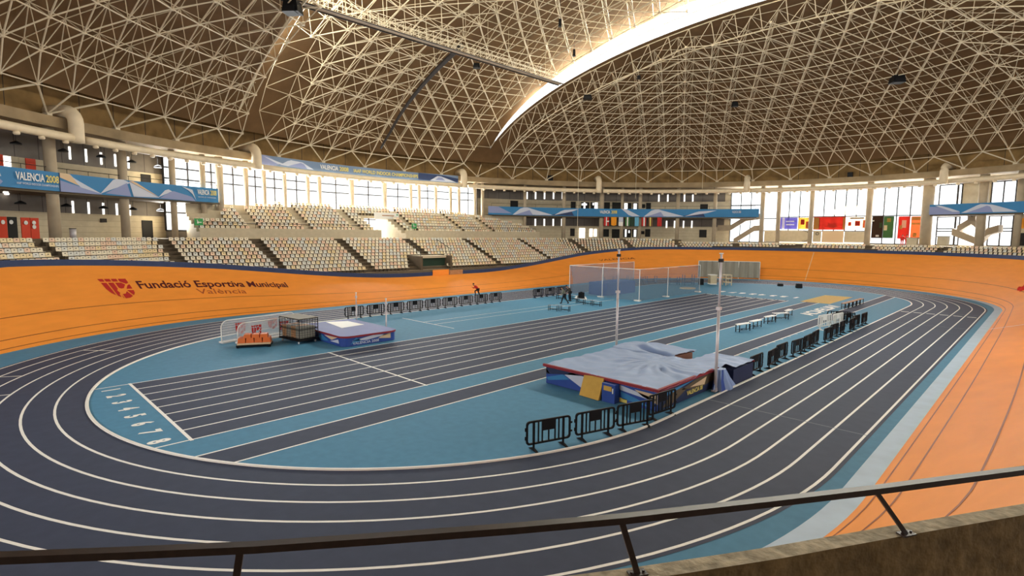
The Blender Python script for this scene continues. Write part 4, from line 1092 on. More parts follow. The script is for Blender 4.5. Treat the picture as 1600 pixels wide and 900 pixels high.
# ------------------------------------------------------------------ doors, slots and openings in the two-storey walls
DN = [0]
def patch(b, u0, v0, u1, v1, off, th=.08, k=None):
    vm = (v0 + v1) / 2; a_, c_ = TH(u0, off, vm), TH(u1, off, vm); z1, z0 = ZV((u0 + u1) / 2, v0, off), ZV((u0 + u1) / 2, v1, off)
    f = [(*EL(a_, off), z0), (*EL(c_, off), z0), (*EL(c_, off), z1), (*EL(a_, off), z1)]; g = [(*EL(a_, off + th), z0), (*EL(c_, off + th), z0), (*EL(c_, off + th), z1), (*EL(a_, off + th), z1)]
    b.add(f + g, ((0, 1, 2, 3), (7, 6, 5, 4), (0, 4, 5, 1), (1, 5, 6, 2), (2, 6, 7, 3), (3, 7, 4, 0)), k); return b
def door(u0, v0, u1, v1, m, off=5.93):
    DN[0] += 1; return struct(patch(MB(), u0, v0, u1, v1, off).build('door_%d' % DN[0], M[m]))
def lit(name, col, e):
    m = bpy.data.materials.new(name); m.use_nodes = True; b = m.node_tree.nodes['Principled BSDF']; b.inputs['Base Color'].default_value = (*col, 1); b.inputs['Emission Color'].default_value = (*col, 1); b.inputs['Emission Strength'].default_value = e; return m
M['lit'] = lit('daylit slot glazing', (1, .98, .94), 1.1); M['lamp'] = lit('lit lamp cover', (1, .95, .85), 2.5)
b = MB()
for u, v0, v1 in ((109.5, 229, 249), (135, 233, 253), (158.5, 238, 257), (180.5, 241, 260), (201, 245, 263), (114.5, 314, 333), (139, 316, 334), (162, 317, 335), (183, 318, 336), (203, 320, 337)):
    patch(b, u - 1.3, v0, u + 1.3, v1, 5.9)
for us, v0, v1 in (((823.5, 837, 851, 865, 879), 300, 311), ((1029.5, 1043.5, 1069.5, 1082.5), 304, 315), ((836.5, 850.5, 864.5, 878), 342, 353), ((1041.5, 1054, 1068, 1081), 345, 356)):
    for u in us: patch(b, u - 1.0, v0, u + 1.0, v1, 5.9)
WN[0] += 1; struct(b.build('window_%d' % WN[0], M['lit']))
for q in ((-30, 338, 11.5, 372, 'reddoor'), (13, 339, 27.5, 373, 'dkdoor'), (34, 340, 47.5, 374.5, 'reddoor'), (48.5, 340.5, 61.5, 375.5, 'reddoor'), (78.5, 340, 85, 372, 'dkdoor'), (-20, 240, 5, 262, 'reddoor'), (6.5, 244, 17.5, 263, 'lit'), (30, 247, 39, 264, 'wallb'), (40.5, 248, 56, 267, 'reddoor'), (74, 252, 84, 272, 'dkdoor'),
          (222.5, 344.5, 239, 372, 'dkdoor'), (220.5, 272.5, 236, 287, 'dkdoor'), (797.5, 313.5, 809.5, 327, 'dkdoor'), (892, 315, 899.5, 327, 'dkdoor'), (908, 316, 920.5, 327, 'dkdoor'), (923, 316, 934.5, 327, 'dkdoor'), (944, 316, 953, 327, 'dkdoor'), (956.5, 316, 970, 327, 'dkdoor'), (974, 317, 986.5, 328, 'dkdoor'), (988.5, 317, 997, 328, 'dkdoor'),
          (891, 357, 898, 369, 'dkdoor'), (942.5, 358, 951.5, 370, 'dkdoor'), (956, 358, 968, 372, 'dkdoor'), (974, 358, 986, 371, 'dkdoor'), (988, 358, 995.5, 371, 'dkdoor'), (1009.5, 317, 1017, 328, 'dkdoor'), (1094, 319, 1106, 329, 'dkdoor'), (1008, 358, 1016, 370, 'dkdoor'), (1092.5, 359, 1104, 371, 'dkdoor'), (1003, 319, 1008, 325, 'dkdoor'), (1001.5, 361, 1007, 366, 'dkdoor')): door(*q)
b = MB()
for u0, v0, u1, v1 in ((912, 316.5, 914.5, 327), (909, 318, 917, 321), (926, 317, 928, 320.5), (929, 316.5, 934, 326), (975.5, 317.5, 980.5, 328), (990, 318, 995, 327), (905, 356.5, 914, 372), (921, 357.5, 926, 370), (928, 358, 932.5, 369.5), (976.5, 358.5, 979, 370), (982, 360, 984, 364), (990.5, 359, 994, 370)): patch(b, u0, v0, u1, v1, 5.86)
WN[0] += 1; struct(b.build('window_%d' % WN[0], M['lit']))
# round notices on the red doors, wall sign, bin
for u, v, lb in ((4, 347, 'round white notice on the leftmost red door leaf'), (17, 347, 'round white notice on the dark red door leaf at the left edge'), (40, 348, 'round notice on the left leaf of the second red door'), (52.5, 348, 'upper round notice on the right leaf of the second red door'), (53, 354.5, 'lower round notice on the right leaf of the second red door')):
    t0 = TH(u, 5.9, v); x, y = EL(t0, 5.88); z = ZV(u, v, 5.9); nv_ = Vector((EC[0] - x, EC[1] - y, 0)).normalized(); o = MB().tube([(x, y, z), (x + nv_.x * .03, y + nv_.y * .03, z)], .19, 14).build('door_notice', M['white']); tag(o, lb, 'notice', 'round door notices')
o = patch(MB(), 157.5, 341.5, 167, 347.5, 5.85).build('wall_sign', M['seam']); tag(o, 'small dark sign plate high on the long beige wall', 'sign')
x, y = EL(TH(114, 4.6, 365), 4.6); o = thing('litter_bin', 'grey standing bin in front of the long beige wall beside the left column', 'bin', (x, y, 5.86))
MB().tube([(x, y, 6.42), (x, y, 7.35)], .27, 14).build('body', M['alu'], o, smooth=True); MB().tube([(x, y, 7.35), (x, y, 7.42)], .29, 14).build('lid', M['seam'], o)
o.location.z = 6.42
for c in o.children: c.location.z -= .56
# ceiling lamps under the left galleries
for u, v, lb in ((25, 225.5, 'dark hanging lamp under the roof above the upper left doors'), (99, 237, 'dark hanging lamp right of the first left column, upper floor'), (158, 246, 'dark hanging lamp between the left columns, upper floor'), (206, 254, 'dark hanging lamp right of the second left column, upper floor'), (247, 262, 'dark hanging lamp beside the side windows, upper floor'),
                 (32, 319, 'dark hanging lamp above the lower red doors'), (104, 323, 'dark hanging lamp right of the first left column, lower floor'), (162, 326, 'dark hanging lamp between the left columns, lower floor'), (208, 328, 'dark hanging lamp right of the second left column, lower floor'), (251, 330, 'dark hanging lamp beside the side windows, lower floor')):
    P = hitE(u, v, 4.2); top = 10.42 if P[2] < 10.4 else 16.1
    t = thing('hanging_lamp', lb, 'lamp', (P[0], P[1], P[2]), 0, 'hanging lamps under the left galleries')
    MB().tube([tuple(P), (P[0], P[1], P[2] + .12), (P[0], P[1], P[2] + .3)], [.42, .4, .08], 14).build('lamp_shade', M['black'], t); MB().tube([(P[0], P[1], P[2] + .3), (P[0], P[1], top)], .02, 5).build('cord', M['black'], t)
for u, v, lb in ((11, 326, 'small lit ceiling light, upper one above the lower red doors'), (13, 333, 'small lit ceiling light, lower one above the lower red doors')):
    P = hitE(u, v, 3.6 + (v - 326) * .3); o = MB().box((P[0], P[1], 10.36), (.7, .3, .1)).build('ceiling_light', M['lamp']); tag(o, lb, 'ceiling light')
# gallery handrail, upper-tier handrail
def rail_ring(name, label, pts, h, step, m='seam'):
    t = thing(name, label, 'railing', pts[0])
    MB().tube([(x, y, z + h) for x, y, z in pts], .03, 5).build('top_rail', M[m], t)
    for p in pts[::step]: MB().tube([p, (p[0], p[1], p[2] + h)], .022, 5).build('post', M[m], t)
    return t
def ell_pts(u0, u1, off, z, n): return [(*EL(TH(u0, off) + (TH(u1, off) - TH(u0, off)) * i / n, off), z) for i in range(n + 1)]
rail_ring('gallery_railing', 'dark gallery railing above the large left banner', ell_pts(-40, 340, 1.9, 10.68, 48), 2.05, 4)
rail_ring('gallery_railing', 'dark gallery railing above the far banner over the flags', ell_pts(768, 1180, 1.9, 10.68, 60), 2.0, 5)
LS_ = [LV1 + .5 + (LU1 - LV1 - 1) * i / 40 for i in range(41)]
rail_ring('tier_railing', 'thin dark railing on the upper tier front, left of the doorway', [(*VEL.at(L, 39.7)[0], 7.62) for L in LS_], .55, 5)
LS_ = [LU0 + .5 + (LV0 - LU0 - 1) * i / 40 for i in range(41)]
rail_ring('tier_railing', 'thin dark railing on the upper tier front, right of the doorway', [(*VEL.at(L, 39.7)[0], 7.62) for L in LS_], .55, 5)
# sign over the upper doorway, exit signs
def vel_box(b, La_, Lb_, D0, D1, z0, z1, n=6, k=None):
    P = lambda L, D, z: (*VEL.at(L, D)[0], z); Ls = [La_ + (Lb_ - La_) * i / n for i in range(n + 1)]
    q = [(D0, z0), (D0, z1), (D1, z1), (D1, z0)]; rw = [[P(L, D, z) for L in Ls] for D, z in q]
    for i in range(4): b.sweep(rw[i], rw[(i + 1) % 4], k)
    for e in (0, -1): b.poly([r[e] for r in rw], k)
    return b
La_, Lb_ = Lof(621, 45, 9.5), Lof(583, 45, 9.5)
t = thing('doorway_sign', 'long pale sign board over the doorway in the upper tier', 'sign', (*VEL.at(La_, 44.9)[0], 9.2))
zt_, zb_ = None, None
vel_box(MB(), La_, Lb_, 44.6, 44.75, 9.2, 10.2).build('board', M['white'], t)
lt = MB(); Pm = lambda f, z: (*VEL.at(Lb_ + (La_ - Lb_) * f, 44.57)[0], z); lt.poly([Pm(.3, 9.72), Pm(.8, 9.72), Pm(.8, 9.86), Pm(.3, 9.86)]); lt.build('marking', M['wood'], t); lt = MB(); lt.poly([Pm(.9, 9.85), Pm(.96, 9.85), Pm(.96, 10.05), Pm(.9, 10.05)]); lt.build('exit_symbol', M['green'], t)
for u, lb, kk in ((309.5, 'green running man exit sign at the left end of the upper tier', 0), (646.5, 'green exit sign right of the upper tier doorway', 0)):
    L = Lof(u, 39.9, 8); (x, y), n_2 = VEL.at(L, 39.85); t = thing('exit_sign', lb, 'exit sign', (x, y, 7.62), math.atan2(n_2[1], n_2[0]) - math.pi / 2)
    MB().box((0, 0, .62), (.85, .06, .75)).build('panel', M['green'], t, rel=False); MB().tube([(-.15, -.04, .75), (-.15, -.04, .85)], .06, 8).box((-.1, -.04, .58), (.12, .02, .26), rz=.0).box((.12, -.04, .58), (.3, .02, .08)).build('symbol', M['white'], t, rel=False)
    MB().box((0, 0, .12), (.06, .06, .25)).build('post', M['seam'], t, rel=False)
# entrance tunnel through the lower stand
La_, Lb_ = Lof(690, 32.5, 4.2), Lof(647, 32.5, 4.2)
t = thing('tunnel_entrance', 'tunnel mouth with a pale lintel among the lower seats', 'tunnel entrance', (*VEL.at((La_ + Lb_) / 2, 31)[0], 2.56))
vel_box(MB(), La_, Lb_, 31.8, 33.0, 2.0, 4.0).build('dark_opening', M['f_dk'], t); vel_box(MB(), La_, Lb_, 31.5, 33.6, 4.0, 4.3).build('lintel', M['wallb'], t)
vel_box(MB(), La_ - .3, La_, 30.6, 34, 2.0, 4.3).build('side_wall', M['concD'], t); vel_box(MB(), Lb_, Lb_ + .3, 30.6, 34, 2.0, 4.3).build('side_wall', M['concD'], t)
for L in (La_ - .15, Lb_ + .15):
    r_ = MB(); P = [(*VEL.at(L, 30.8 + .5 * i)[0], 4.3 + .9 + .2 * i) for i in range(7)]; r_.tube(P, .035, 5)
    for q in P[::2]: r_.tube([(q[0], q[1], q[2] - 1.0), q], .03, 5)
    r_.build('stair_rail', M['seam'], t)
La_, Lb_ = Lof(697, 30.5, 2.4), Lof(671, 30.5, 2.4)
def rim_box(b, La, Lb, d0, d1, z0, z1, k=None):
    Ls = [La + (Lb - La) * i / 5 for i in range(6)]; q = [(d0, z0), (d0, z1), (d1, z1), (d1, z0)]; rw = [[(*VEL.at(L, rimw(L)[0] + d)[0], rimw(L)[1] + z) for L in Ls] for d, z in q]
    for i in range(4): b.sweep(rw[i], rw[(i + 1) % 4], k)
    for e in (0, -1): b.poly([r[e] for r in rw], k)
    return b
o = rim_box(MB(), La_, Lb_, -.08, -.02, .0, .72).build('gate_panel', M['orange']); tag(o, 'orange gate panel in the blue rim below the tunnel mouth', 'gate')
La_, Lb_ = Lof(718, 30.5, 2.4), Lof(697.5, 30.5, 2.4); o = rim_box(MB(), La_, Lb_, -.07, -.02, .0, .6).build('gate_panel', M['wood']); tag(o, 'brown gate panel right of the orange one in the blue rim', 'gate')

# ------------------------------------------------------------------ far glass front: printed films, boards, stairs
for lb, cells in (('purple and white printed window film, leftmost on the far glass', [(1213, 1246, 340, 358, 'm_purple'), (1222, 1226, 340, 358, 'm_white'), (1228, 1241, 345, 347, 'm_white'), (1228, 1241, 350, 352, 'm_white')]),
                  ('yellow and red printed window film beside the purple one', [(1247, 1266, 340, 358, 'm_yellow'), (1251, 1257, 343, 351, 'm_red'), (1259, 1264, 346, 357, 'm_orange')]),
                  ('large red printed window film with a white block, far glass', [(1271, 1321, 339, 359, 'm_red'), (1271, 1281, 340, 358, 'm_yellow'), (1293, 1308, 349, 355, 'm_white'), (1317, 1320, 340, 358, 'm_yellow')]),
                  ('cream and red patterned window film right of the large red one', [(1322, 1355, 339, 359, 'm_cream'), (1325, 1330, 347, 353, 'm_red'), (1336, 1344, 345, 353, 'm_red'), (1348, 1353, 344, 356, 'm_orange'), (1328, 1350, 340, 342, 'm_dark')]),
                  ('dark brown printed window film on the far glass', [(1362, 1379, 338, 372, 'm_dark'), (1363, 1366, 344, 346, 'm_white'), (1368, 1373, 367, 370, 'm_white'), (1374, 1378, 348, 356, 'm_green')]),
                  ('green printed window film beside the dark brown one', [(1380, 1396, 338, 372, 'm_green'), (1386, 1392, 341, 347, 'm_yellow'), (1381, 1386, 352, 360, 'm_cream')]),
                  ('red printed window film with a pale figure, far right glass', [(1403, 1421, 338, 373, 'm_red'), (1409, 1416, 344, 356, 'm_cream'), (1405, 1410, 352, 358, 'm_yellow')]),
                  ('orange and yellow printed window film at the right end of the glass', [(1423, 1439, 338, 373, 'm_orange'), (1424, 1438, 339, 344, 'm_yellow'), (1424, 1438, 348, 351, 'm_yellow'), (1426, 1432, 364, 370, 'm_yellow')])):
    b = MB(); ms = []
    for i, (u0, u1, v0, v1, m) in enumerate(cells):
        if m not in ms: ms.append(m)
        patch(b, u0, v0, u1, v1, 5.78 - .035 * (i > 0), .03, ms.index(m))
    tag(b.build('window_film', [M[q] for q in ms]), lb, 'window film', 'printed films on the far glass')
b = MB()
for u0, u1, m in ((1300, 1318, 'm_yellow'), (1318, 1350, 'm_cream')): patch(b, u0, 322 + (u0 < 1310) * 5, u1, 335, 5.8, .03)
tag(b.build('window_film', M['m_cream']), 'faint cream lettering film on the upper middle far glass', 'window film', 'printed films on the far glass')
for u0, u1, v0, v1, lb, cs in ((1194, 1266, 360, 378, 'wide beige board with ring drawings, left part of the far glass', ((1209, 367, 5), (1256, 369, 8))), (1270, 1283, 361, 378, 'narrow beige board beside the pink panel under the far glass', ((1277, 365, 2),)),
                               (1284, 1318, 361, 379, 'pinkish board under the large red film', ()), (1319, 1352, 362, 379, 'beige board right of the pinkish one under the far glass', ())):
    t = thing('display_board', lb, 'board', tuple(hitE((u0 + u1) / 2, v1, 5.3)), 0, 'boards under the far glass')
    patch(MB(), u0, v0, u1, v1, 5.3).build('panel', M['wallb'] if 'pink' not in lb[:6] else M['btan'], t)
    for u, v, r in cs:
        P = hitE(u, v, 5.25); th = TH(u, 5.25, v); tx, ty = -math.sin(th), math.cos(th); rr = r * .118
        MB().tube([(P[0] + tx * rr * math.cos(R(30 * k)), P[1] + ty * rr * math.cos(R(30 * k)), P[2] + rr * math.sin(R(30 * k))) for k in range(12)], .05, 5, closed=True).build('ring_drawing', M['seam'], t)
def flight(b, pts, w, off, dv):
    """stair flight: balustrade slab that follows pixels, real depth w"""
    for (u0, v0), (u1, v1) in zip(pts[:-1], pts[1:]):
        a_, c_ = hitE(u0, v0, off), hitE(u1, v1, off); ta, tc = TH(u0, off, v0), TH(u1, off, v1)
        f = []
        for o_ in (off, off + w): f += [(*EL(ta, o_), a_[2] - dv), (*EL(tc, o_), c_[2] - dv), (*EL(tc, o_), c_[2] + dv), (*EL(ta, o_), a_[2] + dv)]
        b.add(f, ((0, 1, 2, 3), (7, 6, 5, 4), (0, 4, 5, 1), (1, 5, 6, 2), (2, 6, 7, 3), (3, 7, 4, 0)))
    return b
for lb, fl_ in (('concrete staircase against the glass left of the far front', [[(1121, 356), (1141, 356), (1166, 341), (1188, 338)], [(1146, 377), (1178, 357), (1190, 356)], [(1146, 384), (1146, 375)]]),
                ('crossing concrete stair flights against the glass at the right edge', [[(1487, 362), (1500, 367), (1528, 378)], [(1495, 358), (1524, 341)], [(1512, 339), (1534, 359), (1538, 366)], [(1528, 378), (1542, 362), (1560, 357)]])):
    t = thing('staircase', lb, 'staircase', tuple(hitE(fl_[0][0][0], 378, 4)))
    for q in fl_: flight(MB(), q, 1.3, 3.9, .5).build('stair_flight', M['conc'], t)
door(1591, 341, 1600, 357, 'f_or', 5.9); door(1593, 364, 1606, 384, 'dkdoor', 5.9)
for u, v0, v1, lb in ((1420, 372, 384, 'small pale kiosk board right of the two red spectators'), (1468, 370, 383, 'pale kiosk box beside the wide column at the right')):
    t = thing('kiosk_board', lb, 'kiosk', tuple(hitE(u, v1, 1.0))); patch(MB(), u - 4, v0, u + 12, v1, .4, .8).build('counter', M['wallb'], t); patch(MB(), u - 5, v0 - 1, u + 13, v0, .35, .9).build('counter_top', M['conc'], t)

# ------------------------------------------------------------------ net cage and dust sheet
H_ = 3.5; X0, X1, Y0, Y1 = -10.9, -1.2, 46.55, 60.8
t = thing('throwing_cage', 'tall safety net cage on white posts at the far end of the infield', 'net cage', ((X0 + X1) / 2, (Y0 + Y1) / 2, 0))
for nm, a_, c_ in (('front', (X0, Y0), (X1, Y0)), ('side', (X1, Y0), (X1, Y1)), ('back', (X0, Y0), (X0, Y1))):
    b = MB(); n = 24; A, B = [], []
    for i in range(n + 1):
        f = i / n; x, y = a_[0] + (c_[0] - a_[0]) * f, a_[1] + (c_[1] - a_[1]) * f; w = .08 * math.sin(f * 40)
        if nm == 'front': A.append((x + .35 * math.exp(-f * 30) * 1, y + w, .05))
        else: A.append((x + w, y, .05))
        B.append((x, y, H_ - .02 - .08 * math.sin(math.pi * (f * 3 % 1))))
    Mi = [(a[0] * .5 + q[0] * .5 + (.35 * math.exp(-i * .4) if nm == 'front' else 0), a[1] * .5 + q[1] * .5, 1.75) for i, (a, q) in enumerate(zip(A, B))]
    b.sweep(A, Mi); b.sweep(Mi, B); b.build('net', M['net'], t)
cbl = MB(); cbl.tube([(X0, Y1, H_), (X0, Y0, H_), (X1, Y0, H_), (X1, Y1, H_)], .035, 6); cbl.build('top_cable', M['white'], t)
for x, y in ((-6.1, Y0), (X1, Y0), (X1, 52.7), (X1, Y1), (X0, Y0), (X0, 53.5), (X0, Y1)):
    p = MB().tube([(x, y, 0), (x, y, H_)], .035, 8).build('post', M['white'], t)
    if x > X0: MB().box((x - .25, y + .1, .07), (.7, .4, .12)).build('foot_weight', M['white'], p)
o = MB().box((-8.0, 51.4, .75), (2.6, 6.2, 1.5)).build('foam_block', M['matb']); tag(o, 'long royal blue foam block inside the net cage', 'foam block')
o = MB().tube([(-4.5, 64.2, .0), (-4.5, 64.2, .12)], 1.05, 24).build('throwing_circle', M['wallb']); tag(o, 'pale round throwing board on the floor beyond the net', 'throwing circle')
M['bluebits'] = mat('blue equipment plastic', srgb(62, 98, 128), .6)
for i, (x, y, s) in enumerate(((-14.5, 60.0, 1.0), (-13.6, 62.2, 1.1), (-12.6, 64.4, .95), (-11.6, 66.6, 1.0), (-7.2, 69.6, 1.25), (-8.6, 67.8, 1.0))):
    tt = thing('equipment_rack', 'blue equipment rack behind the net, %s from the left' % ORD[i], 'rack', (x, y, 0), R(60), 'racks behind the net')
    f = MB()
    for sx in (-.8, .8):
        for sy in (-.3, .3): f.box((sx, sy, s * .6), (.07, .07, s * 1.2))
    f.build('frame', M['bluebits'], tt, rel=False); MB().box((0, 0, .35), (1.6, .6, .08)).box((0, 0, s * .75), (1.6, .6, .08)).build('shelf', M['bluebits'], tt, rel=False)
# dust sheet along the foot of the banking
LA, LB = VEL.findL((-11.6, 84.0)), VEL.findL((-11.6, 84.0))
best = sorted((abs(px((*VEL.at(L, 22.9)[0], 0))[0] - 1090), L) for L in VEL.ls(60, 125, .2))[0][1]; bes2 = sorted((abs(px((*VEL.at(L, 22.9)[0], 0))[0] - 1187), L) for L in VEL.ls(60, 125, .2))[0][1]
t = thing('dust_sheet', 'grey hanging dust sheet on a frame before the far orange banking', 'sheet', (*VEL.at((best + bes2) / 2, 22.8)[0], 0))
n = 60; A = []; B = []; 
for i in range(n + 1):
    L = best + (bes2 - best) * i / n; w = .14 * math.sin(i * .9) + .1 * math.sin(i * 2.3); A.append((*VEL.at(L, 22.7 + w)[0], .25)); B.append((*VEL.at(L, 22.75 + .3 * w)[0], 2.95))
MB().sweep(A, B).build('sheet', M['tarp'], t, smooth=True); MB().tube(B, .05, 5).build('top_bar', M['white'], t)
for i in (0, 20, 40, 60): MB().tube([(B[i][0], B[i][1], 0), B[i]], .05, 6).build('post', M['white'], t)
t = thing('shelf_tower', 'pale open shelf tower in front of the grey dust sheet', 'shelf', (-3.15, 73.6, 0), R(-45))
f = MB()
for sx in (-.62, .62):
    for sy in (-.4, .4): f.box((sx, sy, .78), (.1, .1, 1.56))
f.build('frame', M['wallb'], t, rel=False)
for z in (.45, 1.0, 1.53): MB().box((0, 0, z), (1.3, .9, .14)).build('shelf', M['wallb'], t, rel=False)
t = thing('slatted_crate', 'pale slatted crate cart left of the open shelf tower', 'crate', (-4.75, 72.2, 0), R(-45))
MB().box((0, 0, .86), (1.15, .9, 1.2)).build('crate_body', M['wallb'], t, rel=False); MB().box((0, 0, 1.5), (1.25, 1.0, .08)).box((0, 0, .18), (1.2, .95, .12)).build('rim', M['white'], t, rel=False)
s_ = MB()
for i in range(5): s_.box((-.45 + .225 * i, -.46, .86), (.04, .03, 1.15))
s_.build('slats', M['seam'], t, rel=False)
o = MB().box((-6.0, 71.2, .45), (.6, .6, .9), rz=-.7, tap=.9).build('equipment_box', M['black']); tag(o, 'black equipment box left of the pale slatted crate', 'box')
for (x, y, w, h), lb in (((2.65, 78.4, .75, .42), 'small dark floodlight on the far infield floor, left one'), ((5.47, 77.4, .8, .7), 'larger dark floodlight on the far infield floor, right one')):
    t = thing('floor_lamp_unit', lb, 'floodlight', (x, y, 0)); MB().box((x, y, h * .55), (w, w * .7, h * .7), rz=.6, tap=.85).build('housing', M['black'], t); MB().box((x, y, h * .1), (w * .9, w * .8, h * .2), rz=.6).build('base', M['black'], t)
struct(MB().box((12.35, 65.0, .008), (2.95, 9.4, .016)).build('floor_sand_pit', M['sand']))
# ------------------------------------------------------------------ roof fittings
t = thing('roof_catwalk', 'long steel catwalk hanging in the roof frame', 'catwalk', (-21, 38, 28.4))
cb = MB(); Yc0, Yc1 = 15.5, 56.4
for x in (-21.5, -20.5): cb.box((x, (Yc0 + Yc1) / 2, 28.4), (.08, Yc1 - Yc0, .1))
cb.build('bearer', M['seam'], t); MB().box((-21, (Yc0 + Yc1) / 2, 28.48), (1.0, Yc1 - Yc0, .04)).build('walkway', M['conc'], t)
rb_ = MB()
for x in (-21.5, -20.5):
    for z in (29.1, 29.65): rb_.box((x, (Yc0 + Yc1) / 2, z), (.05, Yc1 - Yc0, .05))
    y = Yc0; i = 0
    while y < Yc1 - 1: rb_.tube([(x, y, 28.5), (x, y, 29.65)], .03, 4); rb_.tube([(x, y, 28.5), (x, y + 1, 29.65)], .02, 4); y += 1.0
rb_.build('side_lattice', M['steel'], t)
for i in range(12): y = Yc0 + 1.5 + i * 3.6; MB().tube([(-21, y, 29.65), (-21, y, zdeck(-21, y) - .1)], .03, 4).build('hanger', M['steel'], t)
P = []
for i in range(24):
    x = -22.6 - 18.6 * i / 23; P.append((x, 39.4, zdeck(x, 39.4) - 2.75))
o = thing('curved_cable_run', 'dark curved cable run hanging down the middle roof shell', 'cable run', P[0]); MB().tube(P, [.34 - .008 * i for i in range(24)], 8).build('cable_bundle', M['seam'], o, smooth=True)
for q in P[1::5]: MB().tube([q, (q[0], q[1], zdeck(q[0], q[1]) - .2)], .03, 4).build('hanger', M['seam'], o)
def surf(u, v, dz):
    d = ray(u, v)
    for i in range(100, 1400):
        Q = CAM + d * (i * .1)
        if Q[2] > 15 and Q[2] > zdeck(Q[0], Q[1]) - 2.5 + dz: return Q
for (u, v, w, h, lb) in ((457, 12, 1.5, 1.0, 'large black loudspeaker in the roof frame, top left of the catwalk'), (745, 103, .9, .6, 'black loudspeaker below the catwalk end by the dark cable run'), (875, 36, .4, .9, 'small black hanging lamp in front of the bright roof strip'), (897, 83, .4, .9, 'small black lamp at the lower part of the bright roof strip'),
                         (998, 121, .5, .5, 'small black floodlight in the far roof frame right of the strip'), (918, 152, 1.3, .6, 'flat black loudspeaker in the far roof frame below the strip'), (1148, 163, .9, .7, 'square black loudspeaker in the middle of the far roof frame'), (1402, 124, 1.5, .9, 'black loudspeaker in the right part of the far roof frame')):
    Q = surf(u, v, -.3); t = thing('roof_speaker' if 'loud' in lb else 'roof_lamp', lb, 'loudspeaker' if 'loud' in lb else 'lamp', tuple(Q))
    c = MB(); c.box((Q[0], Q[1], Q[2]), (w, w * .8, h), rz=.7, tap=.8); c.box((Q[0] + .2, Q[1] - .3, Q[2] - h * .3), (w * .7, w * .5, h * .5), rz=.7); c.build('cabinet', M['black'], t); MB().tube([(Q[0], Q[1], Q[2] + h * .4), (Q[0], Q[1], zdeck(Q[0], Q[1]) - .1)], .03, 5).build('hanger', M['seam'], t)
for u0, v0, v1 in ((902, 252, 372), (993, 250, 310), (1097, 255, 300)):
    a_ = hitE(u0, v1, -9); z1 = zdeck(a_[0], a_[1]) - 2.5; o = MB().tube([(a_[0], a_[1], a_[2]), (a_[0], a_[1], z1)], .025, 5).build('hanging_cable', M['steel']); tag(o, 'thin pale cable hanging from the roof frame %s' % {902: 'left of the flags', 993: 'above the middle flags', 1097: 'right of the flags'}[u0], 'cable', 'thin hanging cables')
# black boxes on the ring wall
for u, v, lb in ((860, 278, 'square black box on the concrete above the far grey panels'), (1328, 273, 'square black box on the concrete above the far glass')):
    o = patch(MB(), u - 4, v - 4, u + 4, v + 4, 2.1, .45).build('wall_box', M['black']); tag(o, lb, 'box')

